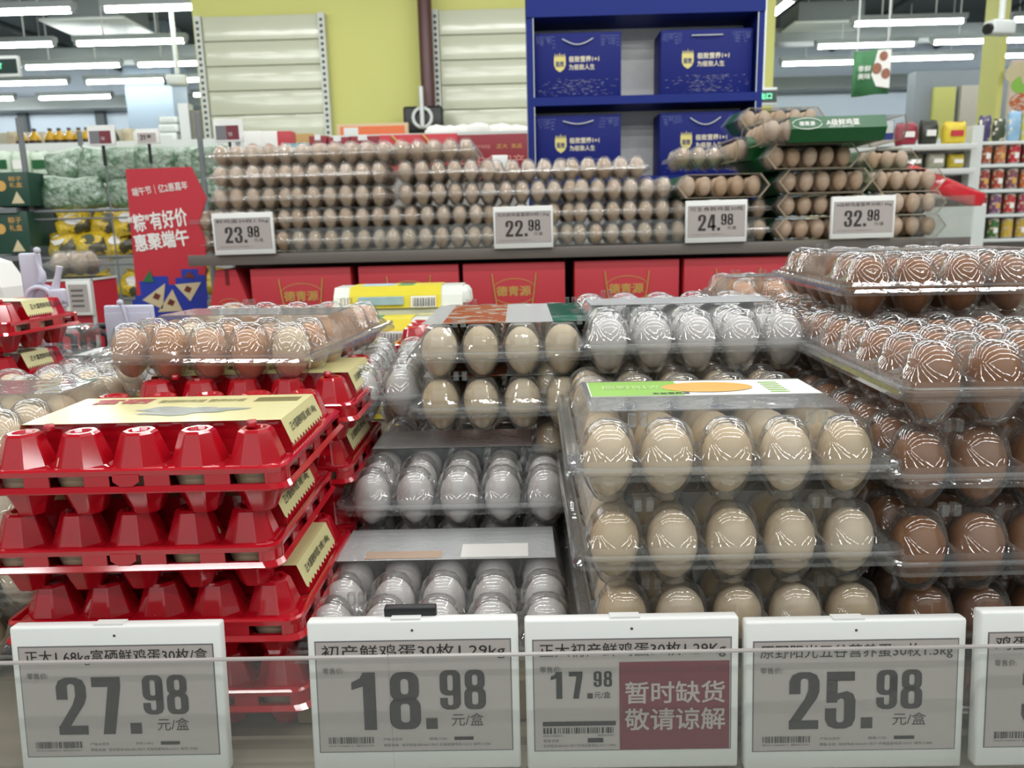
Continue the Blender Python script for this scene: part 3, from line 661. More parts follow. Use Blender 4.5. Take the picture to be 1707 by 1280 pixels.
b = MB(); b.box(1.10, 2.24, 1.442, 1.27, 2.243, 1.56); b.box(1.265, 2.243, 1.442, 1.268, 2.5, 1.56); tag(b.build('acrylic_guard', ACRYL), 'clear acrylic box end at the right end of the far shelf', 'guard')

def far_carton(x0, x1, n, y, Y, desc, nr=5, eggs='far', plat=(), hexa=False, rz=0, lev=0, z=None):
    a = at(x0, y, Y); c = at(x1, y, Y); cx = (a.x+c.x)/2; zz = 1.4405+.0365+.0655*lev if z is None else z
    s = (c.x-a.x)/((n-1)*P)
    if hexa: return hex_carton(cx, Y, zz, n, nr, desc, rz)
    return carton('clear', desc, (cx, Y, zz), rz=rz, nc=n, nr=nr, plat=plat, eggs=eggs, near=False, vis=(0,), p0=10, label='clear carton of cream eggs: '+desc, group='clear egg cartons on the far shelf')
KRAFT = mat('card_edge', (160, 146, 124), .6)
def hex_carton(cx, Y, zz, n, nr, desc, rz=0, sleeve=True):
    t = thing('egg_carton', 'six sided clear carton: '+desc, 'egg carton', (cx, Y, zz-.034), (0, 0, R(rz)), 'six sided egg cartons on the far shelf')
    X = n*P/2+.002; y0 = -.030; y1 = (nr-.5)*P+.006
    pts = [(-X+.016, 0), (X-.016, 0), (X+.012, .034), (X-.016, .068), (-X+.016, .068), (-X-.012, .034)]
    def shell(sc, a, b_): 
        q = [(x*sc, a, .034+(z-.034)*sc) for x, z in pts]+[(x*sc, b_, .034+(z-.034)*sc) for x, z in pts]
        return q, [(i, (i+1) % 6, (i+1) % 6+6, i+6) for i in range(6)]
    b = MB(); b.add(*shell(1, y0, y1)); b.build('shell', CLEARF, t)
    b = MB(); v0 = shell(1.01, y0-.002, 0)[0][:6]; v1 = shell(.965, y0-.002, 0)[0][:6]; b.add(v0+v1, [(i, (i+1) % 6, (i+1) % 6+6, i+6) for i in range(6)])
    v2 = shell(1.01, y0+.004, 0)[0][:6]; b.add(v0+v2, [(i, (i+1) % 6, (i+1) % 6+6, i+6) for i in range(6)]); b.build('edge_band', KRAFT, t)
    b = MB(); b.add(*shell(1.006, .045, y1-.05)); b.build('sleeve', GREENP, t)
    M = t.matrix_world if False else Matrix.Translation((cx, Y, zz)) @ Matrix.Rotation(R(rz), 4, 'Z')
    for r in range(nr):
        for c in range(n):
            place_egg(M, (c-(n-1)/2)*P, r*P, 0, 'far', False, 10 if r == 0 else 80, f'cream egg {ORD[c]} from left, {"front" if r==0 else ORD[r]} row of {desc}', 'eggs in '+desc)
    return t
COLS = [('leftmost stack', [(342, 470, 6, 396), (345, 470, 6, 362), (378, 467, 5, 331), (378, 467, 5, 299), (379, 467, 5, 267)], 2.45),
        ('second stack', [(502, 630, 6, 397), (500, 628, 6, 363), (500, 628, 6, 330), (500, 628, 6, 295), (512, 632, 6, 262)], 2.45),
        ('third stack', [(660, 787, 6, 398), (662, 790, 6, 363), (686, 806, 6, 330), (684, 805, 6, 298), (676, 772, 5, 265)], 2.45),
        ('fourth stack', [(816, 942, 6, 393), (819, 945, 6, 358), (822, 945, 6, 322), (837, 925, 5, 290)], 2.47),
        ('fifth stack', [(972, 1096, 6, 390), (974, 1097, 6, 352), (975, 1100, 6, 316), (955, 1060, 5, 282)], 2.45),
        ('sixth stack', [(1132, 1262, 6, 388), (1132, 1262, 6, 355)], 2.46)]
LV = ['bottom', 'second', 'third', 'fourth', 'fifth']
for nm, rows, Y in COLS:
    for k, (x0, x1, n, y) in enumerate(rows):
        far_carton(x0, x1, n, y, Y+.01*random.random()+(.03 if k == len(rows)-1 else 0), f'{LV[k]} level, {nm} of far shelf', nr=5, lev=k, rz=random.uniform(-2.5, 2.5))
hex_carton(.61, 2.43, 1.4405+.1310+.003+.034, 5, 7, 'third level, sixth stack of far shelf', 2)
far_carton(1140, 1240, 5, 280, 2.62, 'back of sixth stack, far shelf', z=1.68+.030, nr=4)
for k, z in enumerate((1.477, 1.5435, 1.61, 1.6765-.035)):
    if k < 3: far_carton(1140, 1240, 5, 280, 2.80, LV[k]+' level behind sixth stack of far shelf', z=z, nr=3)
# the hexagonal boxes at the right
HX = [(1310, 1415, 5, 372, 2.44, 0), (1316, 1420, 5, 335, 2.45, 1), (1318, 1424, 5, 300, 2.42, 2), (1294, 1405, 5, 263, 2.40, 3)]
for x0, x1, n, y, Y, k in HX:
    a = at(x0, y, Y); c = at(x1, y, Y); hex_carton((a.x+c.x)/2, Y, 1.4415+.035+.0695*k, n, 7, f'{LV[k]} level, seventh stack of far shelf', (1, -2, 0, 2)[k])
HX2 = [(1440, 1532, 4, 366, 2.46, 0), (1440, 1534, 4, 327, 2.46, 1), (1440, 1534, 4, 292, 2.50, 2), (1425, 1492, 3, 255, 2.62, 3)]
for x0, x1, n, y, Y, k in HX2:
    a = at(x0, y, Y); c = at(x1, y, Y); hex_carton(.5*(a.x+c.x)+.038, Y, 1.4415+.035+.0695*k, n, 6, f'{LV[k]} level, rightmost stack of far shelf', (0, 3, 2, 4)[k])
a = at(1306, 193, 2.62); hex_carton(a.x, 2.66, 1.4415+.035+.0695*5, 5, 4, 'topmost level of far shelf, above the green sleeve', 3)
# one six sided carton turned sideways showing its green sleeve
def turned_carton(x0, x1, y, Y, z, lab, first):
    a = at(x0, y, Y); c = at(x1, y, Y); L = c.x-a.x
    t = thing('egg_carton', lab, 'egg carton', ((a.x+c.x)/2, Y, z-.034), (0, 0, R(-2 if first else 4)), 'cartons lying sideways on the far shelf')
    W2 = .13
    pts = [(-W2+.012, 0), (W2-.012, 0), (W2+.008, .034), (W2-.012, .068), (-W2+.012, .068), (-W2-.008, .034)]
    def shell(sc, xa, xb):
        q = [(xa, yy*sc, .034+(zz-.034)*sc) for yy, zz in pts]+[(xb, yy*sc, .034+(zz-.034)*sc) for yy, zz in pts]
        return q, [(i, (i+1) % 6, (i+1) % 6+6, i+6) for i in range(6)]
    b = MB(); b.add(*shell(1, -L/2, L/2)); b.build('shell', CLEARF, t)
    for s in (-1, 1):
        b = MB(); v0 = shell(1.02, s*L/2, 0)[0][:6]; v1 = shell(.94, s*L/2, 0)[0][:6]; b.add(v0+v1, [(i, (i+1) % 6, (i+1) % 6+6, i+6) for i in range(6)]); b.build('edge_band', KRAFT, t)
    b = MB(); b.add(*shell(1.012, -L*.31, L*.36)); sl = b.build('sleeve', GREENP, t)
    if first:
        # front lower and upper faces lean; the words lie on the upper one
        def face(s, x, w_, h, v, M, nm='text', bold=.02):
            o = ob(nm, textmesh(s, bold, M), sl); o.matrix_local = Matrix.Translation((x, -W2-.0095+(v-.034)*.5, v)) @ Matrix.Rotation(R(-28), 4, 'X') @ Matrix.Diagonal((w_, 1, h, 1))
        face('A级鲜鸡蛋', -L*.06, L*.23, .020, .042, WHITE_PR, 'title_text'); face('德青源', -L*.25, L*.11, .014, .043, WHITE_PR, 'logo_text')
        b = MB(); n = 24
        for q in range(n):
            p0, p1 = 2*PI*q/n, 2*PI*(q+1)/n
            if (0.15 < math.sin(p0) or math.sin(p0) < -.15):
                b.add([(-L*.195+rx*math.cos(p_), -W2-.0095+.5*(.049+rz_*math.sin(p_)-.034)-.0005, .049+rz_*math.sin(p_)) for p_, rx, rz_ in ((p0, .042, .0165), (p1, .042, .0165), (p1, .040, .0150), (p0, .040, .0150))], [(0, 1, 2, 3)])
        b.build('logo_ring', WHITE_PR, sl)
        face('优质鲜鸡蛋 健康好生活', -L*.045, L*.17, .006, .036, WHITE_PR, 'small_text', 0)
    b = MB(); n = 22                  # a row of eggs end on inside the clear part belongs to the carton contents
    M = Matrix.Translation(((a.x+c.x)/2, Y, z))
    k = 0; x = -L/2+.028
    while x < L/2-.02:
        if x < -L*.31+.02 or x > L*.36-.02:
            for r in range(5): place_egg(M, x, (r-2)*P, 0, 'far', False, 10 if r == 0 else 80, f'cream egg {ORD[k]} from left, {"front" if r==0 else ORD[r]} row, {"lettered" if first else "plain"} green sleeve', 'eggs in the carton with a green sleeve')
        k = (k+1) % 6; x += P
    return t
turned_carton(1254, 1476, 224, 2.44, 1.4415+.035+.0695*4, 'six sided carton lying sideways with lettered green paper sleeve, right', True)
turned_carton(1205, 1290, 265, 2.60, 1.72, 'short six sided carton with green sleeve between sixth and seventh stacks', False)

# far price tags
for (x0, y0, x1, ti, bg, w_, nm) in ((352, 356, 448, '鲜鸡蛋30枚1.5kg', '23', .172, 'first price tag on the far shelf from the left, reading 23.98'), (822, 345, 917, '无抗鲜鸡蛋富硒30枚1.5kg', '22', .168, 'second price tag on the far shelf, reading 22.98'),
                             (1144, 335, 1243, '可生食鲜鸡蛋30枚', '24', .172, 'third price tag on the far shelf, reading 24.98'), (1388, 328, 1490, 'A级鲜鸡蛋营养30枚1.6kg', '32', .178, 'price tag on the far shelf, reading 32.98')):
    a = at(x0, y0, 2.25); price_tag(nm, (a.x, a.y, a.z-.1165), (0, R(-.3), 0), w_, .1165, ti, bg, '98', near=False)

# red gift boxes under the far shelf
VEGR = mat('tomato_print', (214, 52, 36), .5, vary=.2, scale=80); VEGG = mat('leaf_print_dark', (40, 110, 70), .5, vary=.3, scale=80); VEGC = mat('cream_print', (222, 190, 130), .5, vary=.3, scale=90)
def gift_box(px0, px1, n, taper=False):
    Y = 2.285; a = at(px0, 470, Y); c = at(px1, 470, Y); W = c.x-a.x; Hh = .245; z0 = 1.156
    lab = ['narrow red gift box seen end on at the left end under the far shelf', 'red egg gift box under the far shelf, second from the left', 'red egg gift box under the far shelf, third from the left', 'red egg gift box under the far shelf, fourth from the left',
           'red egg gift box under the far shelf, fifth from the left', 'red egg gift box at the right end under the far shelf'][n]
    t = thing('gift_box', lab, 'gift box', (a.x, Y, z0), (0, 0, 0), 'red gift boxes under the far shelf'); D = .16
    b = MB()
    if taper: b.prism([(0, 0), (W, 0), (W, .13), (W*.72, Hh), (W*.24, Hh), (0, .13)], 0, D)
    else: b.box(0, 0, 0, W, D, Hh, bev=.002)
    b.build('body', RED_CARD, t)
    cx = W/2; y = -.0012; k = W/.32
    def arc(x, z, rx, rz_, a0, a1, th, M, nm):
        b = MB(); n_ = 16
        for q in range(n_):
            p0, p1 = R(a0+(a1-a0)*q/n_), R(a0+(a1-a0)*(q+1)/n_)
            b.add([(x+rr_*math.cos(p_)*1, y, z+rq*math.sin(p_)) for p_, rr_, rq in ((p0, rx, rz_), (p1, rx, rz_), (p1, rx-th, rz_-th), (p0, rx-th, rz_-th))], [(0, 1, 2, 3)])
        b.build(nm, M, t)
    if taper:
        txt('logo_text', '德青源', GOLD, t, cx-.022, y, .135, .044, .013, .02); arc(cx, .141, .034, .020, 25, 155, .0015, GOLD, 'logo_ring'); arc(cx, .141, .034, .020, 205, 335, .0015, GOLD, 'logo_ring')
        b = MB(); b.box(cx-.006, -.001, Hh-.045, cx+.006, 0, Hh); b.build('handle', mat('dark_red', (120, 20, 30), .5), t)
        b = MB(); b.poly([(cx-.04+.018*math.cos(q), y, .07+.018*math.sin(q)) for q in [2*PI*i/14 for i in range(14)]]); b.build('printed_picture', VEGC, t); return
    txt('logo_text', '德青源', GOLD, t, cx-.052, y, .150, .100, .028, .03)
    arc(cx, .163, .066, .038, 28, 152, .002, GOLD, 'logo_ring'); arc(cx, .163, .066, .038, 208, 332, .002, GOLD, 'logo_ring')
    for s in (-1, 1):
        b = MB(); b.tube([(cx+s*.064, -.002, .215), (cx+s*.058, -.003, .165), (cx+s*.048, -.003, .10)], .0022, 5); b.build('cord_handle', GOLD, t)
    if n > 1:
        arc(cx, .045, .052, .052, 20, 160, .014, GOLD, 'printed_arch')
        rn = random.Random(n)
        for M, x0, cnt, nm, zz in ((VEGR, -.11, 4, 'printed_tomatoes', .075), (VEGC, -.095, 7, 'printed_garlic', .045), (VEGG, .105, 9, 'printed_leaves', .07)):
            b = MB()
            for q in range(cnt):
                x, z, r_ = cx+x0+rn.uniform(-.03, .03), zz+rn.uniform(-.025, .025), rn.uniform(.009, .017); m_ = 9
                b.poly([(x+r_*(1+.25*math.sin(3*i))*math.cos(2*PI*i/m_), y-.0003*q-.0002, z+r_*math.sin(2*PI*i/m_)) for i in range(m_)])
            b.build(nm, M, t)
for n, (a_, b_) in enumerate(((345, 414), (418, 585), (598, 765), (772, 942), (958, 1132), (1140, 1320))): gift_box(a_, b_, n, n == 0)

# ------------------------------------------------------------------ blue promotional rack
BLUE = mat('blue_card', (22, 42, 124), .55, spec=.25, vary=.05, scale=5); BLUE2 = mat('blue_box_card', (20, 32, 114), .55, spec=.25, vary=.06, scale=6); PANELW = mat('inner_panel', (238, 236, 230), .6)
x0, x1, Y = .042, .925, 3.1
t = thing('promotional_rack', 'tall blue cardboard rack holding four blue gift boxes, centre right', 'rack', (0, 0, 0))
b = MB(); b.box(x0, Y, 0, x0+.024, Y+.21, 2.5); b.build('side_panel', BLUE, t); b = MB(); b.box(x1-.024, Y, 0, x1, Y+.21, 2.5); b.build('side_panel', BLUE, t)
b = MB(); b.box(x0, Y-.006, 2.262, x1, Y+.21, 2.52); b.build('header_panel', BLUE, t)
for z in (1.950, 1.655, 1.36): b = MB(); b.box(x0+.024, Y-.002, z, x1-.024, Y+.21, z+.030); b.build('shelf', BLUE, t)
b = MB(); b.box(x0+.024, Y+.205, .1, x1-.024, Y+.215, 2.3); b.build('back_panel', PANELW, t)
b = MB(); b.box(x0+.024, Y, 0, x1-.024, Y+.02, 1.36); b.build('front_panel', BLUE, t)
for (xx, zz) in ((x0+.024, 1.98), (x1-.026, 1.98), (x0+.024, 1.685), (x1-.026, 1.685)):
    b = MB(); b.box(xx, Y-.003, zz, xx+.003, Y, zz+(.28 if zz > 1.9 else .262)); b.build('edge_strip', METAL_W, t)
LEAFL = mat('pale_leaf_print', (118, 132, 184), .5); LANDB = mat('landscape_print', (150, 150, 170), .5, vary=.5, scale=120)
def blue_box(xa, z0, W, n):
    t = thing('gift_box', ['blue egg gift box on the upper rack shelf, left', 'blue egg gift box on the upper rack shelf, right', 'blue egg gift box on the lower rack shelf, left', 'blue egg gift box on the lower rack shelf, right, partly hidden'][n], 'gift box', (xa, Y+.03, z0), (0, 0, 0), 'blue gift boxes in the rack')
    Hh = .232; b = MB(); b.box(0, 0, 0, W, .15, Hh, bev=.0015); b.build('body', BLUE2, t); y = -.0010
    cx = W*.5
    b = MB(); sag = (.022, .001, .012, .026)[n]; pth = [(cx+(q/8-.5)*.116, -.006-.004*math.sin(PI*q/8), Hh-.022-sag*math.sin(PI*q/8)) for q in range(9)]; b.tube(pth, .0022, 6); b.build('rope_handle', METAL_W, t)
    sx = W*.295; sh = [(-.022, .148), (.022, .148), (.022, .118), (.015, .103), (0, .093), (-.015, .103), (-.022, .118)]
    b = MB(); b.poly([(sx+a, y, z) for a, z in sh]); 
    for q in range(5): a = -.016+.008*q; b.poly([(sx+a-.003, y, .1485), (sx+a+.003, y, .1485), (sx+a*1.2, y, .160+(.005 if q == 2 else 0))])
    em = b.build('emblem', mat('gold_emblem', (228, 214, 130), .4), t); txt('logo_text', '极致', BLUE2, em, sx-.016, y-.0004, .112, .032, .020, .03)
    txt('title_text', '极致营养1+1', mat('ivory_print', (236, 226, 196), .5), t, W*.40, y, .128, W*.345, .021, .03)
    txt('subtitle_text', '为极致人生', mat('ivory_print', (236, 226, 196), .5), t, W*.40, y, .100, W*.295, .020, .02)
    rn = random.Random(n+3)
    for s in (0, 1):
        b = MB()
        for q in range(6):
            bx = W*(.04 if s == 0 else .96)+(.012*q if s == 0 else -.012*q); bz = Hh-.01
            ln = rn.uniform(.02, .05); an = rn.uniform(-1.9, -1.1)
            for i in range(4):
                px, pz = bx+ln*i/4*math.cos(an), bz+ln*i/4*math.sin(an)
                for sg in (-1, 1): aa = an+sg*.7; b.poly([(px, y, pz), (px+.006*math.cos(aa)-.001, y, pz+.006*math.sin(aa)), (px+.009*math.cos(aa), y, pz+.009*math.sin(aa)), (px+.006*math.cos(aa)+.0012, y, pz+.006*math.sin(aa))])
        b.build('printed_leaves', LEAFL, t)
    b = MB()
    for q in range(150):
        px = W*.5+rn.gauss(0, W*.2); pz = rn.uniform(.008, .070); px = min(max(px, W*.06), W*.94); l_ = rn.uniform(.002, .010); hh = rn.uniform(.0006, .002)
        b.poly([(px-l_, y, pz), (px+l_, y, pz), (px+l_*.6, y, pz+hh)])
    b.build('printed_landscape', LANDB, t)
blue_box(.070, 1.981, .328, 0); blue_box(.547, 1.981, .345, 1); blue_box(.070, 1.686, .328, 2); blue_box(.547, 1.686, .345, 3)

# ------------------------------------------------------------------ goods behind the far shelf, centre
MAR = mat('maroon_board', (142, 26, 40), .45, vary=.05, scale=4)
def bxthing(name, label, cat, x0, y0, x1, y1, Y, D, M, group=None, **k):
    a = at(x0, y1, Y); c = at(x1, y0, Y); b = MB(); b.box(0, 0, 0, c.x-a.x, D, c.z-a.z, bev=.002); t = thing(name, label, cat, (a.x, Y, a.z), group=group)
    b.build('body', M, t); t['w'] = c.x-a.x; t['h'] = c.z-a.z; return t
def gw(t): w_, h = t['w'], t['h']; del t['w']; del t['h']; return w_, h
# rear counter that carries them
b = MB(); b.box(-1.12, 3.1, 0, .02, 3.6, 1.70, bev=.004); tag(b.build('rear_counter', mat('counter_grey', (150, 146, 140), .6)), 'plain counter behind the far eggs carrying red boxes', 'counter')
t = bxthing('gift_box', 'large red gift box with gold cord handle behind the third egg stack', 'gift box', 636, 222, 762, 300, 3.15, .2, RED_CARD); w_, h = gw(t)
b = MB(); b.tube([(w_*.30, -.006, h*.62), (w_*.22, -.006, h*.86), (w_*.16, -.005, h*.98)], .005, 6); b.build('cord_handle', GOLD, t); b = MB(); b.tube([(w_*.55, -.004, h*1.0), (w_*.62, -.006, h*.86), (w_*.66, -.006, h*.70)], .005, 6); b.build('cord_handle', GOLD, t)
txt('logo_text', '德青源', GOLD, t, w_*.42, -.002, h*.40, w_*.3, h*.13, .02)
for k, (xa, xb, ya) in enumerate(((586, 632, 226), (548, 585, 228), (520, 547, 226))):
    t = bxthing('gift_box', ['open dark red gift box beside the gold corded one', 'dark red gift box with white handle behind the second stack', 'small dark red gift box left of the other dark ones'][k], 'gift box', xa, ya, xb, 300, 3.18, .2, MAR); w_, h = gw(t)
    b = MB(); b.box(w_*.3, -.004, h*.90, w_*.6, 0, h*1.03); b.build('handle', WHITE_PL, t)
t = bxthing('carton_box', 'teal carton box behind the top left egg cartons', 'box', 478, 238, 519, 300, 3.2, .2, mat('teal_card', (90, 158, 168), .5)); gw(t)
t = bxthing('carton_box', 'kraft brown box on the counter above the teal one', 'box', 488, 222, 520, 300, 3.45, .1, mat('kraft', (186, 150, 92), .6)); gw(t)
for k, (xa, xb, M) in enumerate(((408, 434, WHITE_PR), (437, 462, WHITE_PR), (464, 486, mat('red_pack', (190, 50, 60), .4)))):
    t = bxthing('snack_packet', ['white snack packet with orange picture, left one', 'white snack packet with orange picture, right one', 'red snack packet beside two white ones'][k], 'packet', xa, 218, xb, 262, 3.3, .06, M); w_, h = gw(t)
    b = MB(); b.poly([(w_/2+w_*.28*math.cos(2*PI*i/12), -.001, h*.35+h*.16*math.sin(2*PI*i/12)) for i in range(12)]); b.build('printed_picture', ORANGE if k < 2 else WHITE_PR, t)
t = bxthing('poster_board', 'maroon board with pale lettering left of the blue rack', 'sign', 764, 222, 879, 300, 3.08, .015, MAR); w_, h = gw(t)
txt('small_text', '正大可生食初产鲜鸡蛋', mat('rose_print', (214, 140, 130), .5), t, w_*.05, -.001, h*.68, w_*.42, h*.09, .01)
txt('small_text', '正大  良品', GOLD, t, w_*.56, -.001, h*.68, w_*.36, h*.10, .01); txt('title_text', '可生食初产', mat('rose_print', (214, 140, 130), .5), t, w_*.03, -.001, h*.28, w_*.92, h*.26, .01)
t = bxthing('tag_holder', 'small white tag holder standing before the maroon board', 'tag', 821, 258, 846, 282, 3.068, .01, WHITE_PL); gw(t)
for k, (xa, xb, ya, yb) in enumerate(((722, 800, 210, 222), (795, 878, 200, 221))):
    a = at(xa, yb, 4.2); c = at(xb, ya, 4.2); b = MB(); rn = random.Random(k)
    for q in range(7): b.lathe([(.001, .05), (.035, .04), (.055, .015), (.05, 0)], 9, ((c.x-a.x)*(q+.5)/7, rn.uniform(-.03, .03), rn.uniform(-.02, 0)), sx=1.2)
    tag(b.build('paper_bag_pile', WHITE_PR, loc=a), ['low pile of white paper bags behind the red boxes', 'taller pile of white paper bags beside the blue rack'][k], 'paper bags')
b = MB(); b.box(-2.7, 4.1, 0, 0.1, 4.5, 1.98); tag(b.build('rear_counter', METAL_W), 'white counter under the shelf tags before the lime wall', 'counter')
t = bxthing('framed_notice', 'orange notice in a beige frame low on the lime wall', 'notice', 563, 204, 680, 240, 5.2, .02, mat('beige_frame', (206, 178, 140), .5)); w_, h = gw(t)
b = MB(); b.box(w_*.05, -.004, h*.1, w_*.95, 0, h*.85); b.build('notice_sheet', mat('orange_sheet', (222, 110, 60), .5), t)
b = MB(); b.box(w_*.1, -.008, h*.35, w_*.30, -.004, h*.8); b.build('notice_card', METAL_W, t)
b = MB(); b.box(-1.6, 5.15, 0, -.6, 5.5, at(600, 240, 5.2).z); tag(b.build('rear_counter', METAL_W), 'white counter below the orange notice', 'counter')

# ------------------------------------------------------------------ lime wall: empty gondola backs
PANEL = mat('gondola_panel', (208, 210, 186), .22, vary=.03, scale=3, bump=.35, coat=.3)
UPR = mat('upright', (206, 210, 200), .4)
def gondola(xl, xr, lab):
    t = thing('gondola_shelving', lab, 'shelving', (xl, 7.34, 0), (0, 0, 0), 'empty gondola backs on the lime wall'); W = xr-xl; top = 3.39
    for s in (0, W):
        b = MB(); b.box(s-.03, -.03, 0, s+.03, .04, top); u = b.build('upright', UPR, t)
        b = MB()
        for q in range(30, int(top/.05)): b.box(s-.012, -.032, .02+q*.05, s+.012, -.0295, .045+q*.05)
        b.build('slots', mat('slot_dark', (60, 62, 60), .6), u)['kind'] = 'stuff'
    z = top; 
    while z > 1.6:
        b = MB(); b.box(.035, .0, max(0, z-.205), W-.035, .02, z-.004, bev=.002); b.build('panel', PANEL, t); z -= .209
    return t
gondola(-2.79, -1.70, 'empty white gondola back panels on the lime wall, left one'); gondola(-.70, .45, 'empty white gondola back panels next to the brown pipe'); 
b = MB(); a = at(708, 20, 7.2); b.tube([(a.x, 7.2, 2.0), (a.x, 7.2, 4.3)], .062, 14); t = thing('fire_riser', 'dark brown vertical pipe with a hand wheel on the lime wall', 'pipe'); b.build('pipe', mat('brown_pipe', (84, 50, 48), .4), t)
a = at(706, 198, 7.1); b = MB(); b.box(a.x-.17, 7.05, a.z-.12, a.x+.17, 7.2, a.z+.10, bev=.02); b.build('valve_body', BLACK, t)
b = MB(); b.tube([(a.x+.08*math.cos(2*PI*i/16), 7.02, a.z+.08*math.sin(2*PI*i/16)) for i in range(17)], .016, 6); b.tube([(a.x, 7.0, a.z-.08), (a.x, 7.0, a.z+.25)], .02, 6); b.build('hand_wheel', METAL_W, t)

# ------------------------------------------------------------------ lights in view
TUBE = mat('tube_glow', (225, 245, 238), .5, vary=0); nt = TUBE.node_tree; bs = nt.nodes['Principled BSDF']; bs.inputs['Emission Color'].default_value = (.93, 1, .97, 1); bs.inputs['Emission Strength'].default_value = TUBE_L
HOUS = mat('tube_housing', (150, 156, 154), .4)
TL = []
def tube_light(x0, y0, x1, y1, z=3.5, anchor='l', L=1.2, full=False):
    a = atz(x0, y0, z); c = atz(x1, y1, z); Ym = (a.y+c.y)/2
    if full: p0, p1 = a, c
    else: 
        a = at(x0, y0, Ym); c = at(x1, y1, Ym); zz = (a.z+c.z)/2; p0, p1 = Vector((a.x, Ym, zz)), Vector((c.x, Ym, zz))
    d = (p1-p0); ln = d.length; me = MB(); me.tube([(0, 0, 0), (ln, 0, 0)], .021, 8)
    ang = math.atan2(d.y, d.x); t = thing('tube_light', 'x', 'tube light', p0, (0, 0, ang), 'ceiling tube lights'); me.build('tube', TUBE, t)
    b = MB(); b.box(-.04, -.045, .022, ln+.04, .045, .075); b.build('housing', HOUS, t)
    b = MB(); b.box(-.035, -.02, -.018, -.002, .02, .03); b.build('end_cap', HOUS, t); b = MB(); b.box(ln+.002, -.02, -.018, ln+.035, .02, .03); b.build('end_cap', HOUS, t)
    for u_ in (.25, .75): b = MB(); b.tube([(ln*u_, 0, .07), (ln*u_, 0, 4.3-p0.z)], .008, 5); b.build('hanger', METAL_W, t)
    TL.append(t); return t
TLs = [((-100, 24, 118, 18), 'leftmost tube light of the nearest row, cut by the left edge'), ((177, 17, 397, 10), 'tube light crossing the top left corner of the lime wall'), ((513, 11, 731, 7), 'tube light above the middle of the lime wall'), ((829, 5, 1045, 0), 'tube light half hidden by the blue rack top'),
       ((-90, 79, 87, 74), 'leftmost tube light of the second row'), ((130, 73, 306, 69), 'second row tube light above the ceiling camera'), ((45, 113, 199, 109), 'third row tube light at the left'), ((232, 108, 385, 105), 'third row tube light ending behind the lime wall'),
       ((-30, 140, 111, 138), 'fourth row tube light at the left edge'), ((146, 137, 283, 134), 'fourth row tube light beside the ceiling camera'), ((309, 133, 440, 131), 'fourth row tube light peeping out left of the lime wall'), ((-100, 167, 22, 165), 'fifth row tube light cut by the left edge'),
       ((67, 164, 184, 161), 'fifth row tube light above the oil bottles'), ((324, 158, 440, 156), 'fifth row tube light just left of the lime wall'),
       ((1425, 42, 1604, 34), 'nearest tube light over the right aisle'), ((1364, 80, 1522, 72), 'tube light just above the green banner'), ((1557, 72, 1720, 66), 'tube light at the right edge, second row'), ((1305, 108, 1458, 102), 'tube light whose end hides behind the green banner'),
       ((1478, 101, 1620, 93), 'tube light right of the green banner'), ((1657, 94, 1800, 90), 'tube light at the right edge, third row'), ((1690, 34, 1870, 28), 'tube light in the top right corner')]
for p_, lab in TLs: tube_light(*p_)['label'] = lab
t = tube_light(1272, 38, 1322, 0, full=True); t['label'] = 'slanting tube light running away beside the blue rack'

# ceiling services
DUCT = mat('duct_metal', (128, 134, 134), .5, vary=.1, scale=2); DUCTD = mat('dark_duct', (62, 68, 68), .6, vary=.2, scale=2)
for k, (y, z, h, D, M, lab) in enumerate(((6.2, 3.78, .20, .35, DUCT, 'light grey duct nearest, at the top of the picture'), (9.0, 4.05, .14, .25, DUCT, 'grey duct behind the second row of lights'), (10.15, 3.64, .16, .28, DUCT, 'grey duct above the third row of lights'),
        (12.45, 3.45, .18, .3, DUCT, 'grey duct low before the back wall'), (11.55, 3.98, .12, .28, DUCTD, 'dark duct high above the aisles'), (7.9, 3.95, .16, .4, DUCTD, 'dark duct close under the ceiling'))):
    b = MB(); b.box(-8.9, y, z, 8.9, y+D, z+h); tag(b.build('air_duct', M), lab+', running across the shop', 'duct')
for k in range(6):
    x = (-6.5, -5.2, -3.7, 3.2, 4.6, 6.2)[k]; b = MB(); b.tube([(x, 5.0, 4.1), (x+.3, 12.9, 4.1)], .05, 8); tag(b.build('ceiling_pipe', DUCTD), ['outermost left', 'second left', 'innermost left', 'innermost right', 'second right', 'outermost right'][k]+' dark pipe running back under the ceiling', 'pipe')
t = thing('cassette_air_conditioner', 'flat white cassette air conditioner hanging at the upper left', 'air conditioner', atz(165, 47, 3.72)); 
b = MB(); b.box(-.45, -.35, 0, .45, .45, .03, bev=.01); b.build('grille_panel', METAL_W, t); b = MB(); b.box(-.38, -.28, .03, .38, .38, .25); b.build('body', DUCT, t)
t = thing('cassette_air_conditioner', 'flat white cassette air conditioner hanging at the upper right', 'air conditioner', atz(1370, 50, 3.74)); 
b = MB(); b.box(-.45, -.35, 0, .45, .45, .03, bev=.01); b.build('grille_panel', METAL_W, t); b = MB(); b.box(-.38, -.28, .03, .38, .38, .25); b.build('body', DUCT, t)
def ceiling_camera(x, y, Y, lab, s=1):
    a = at(x, y, Y); t = thing('security_camera', lab, 'security camera', a, (0, 0, R(15)))
    b = MB(); b.tube([(0, 0, .06), (0, 0, 4.3-a.z)], .02, 8); b.build('pole', METAL_W, t); b = MB(); b.box(-.10*s, -.05, -.04, .08*s, .05, .05, bev=.015); b.build('housing', METAL_W, t)
    b = MB(); b.tube([(-.10*s, -.01, -.005), (-.125*s, -.012, -.01)], .035, 10); b.build('lens', BLACK, t)
ceiling_camera(297, 135, 7.6, 'white security camera on a pole over the left aisle'); ceiling_camera(1668, 48, 5.6, 'white security camera on a pole at the upper right')
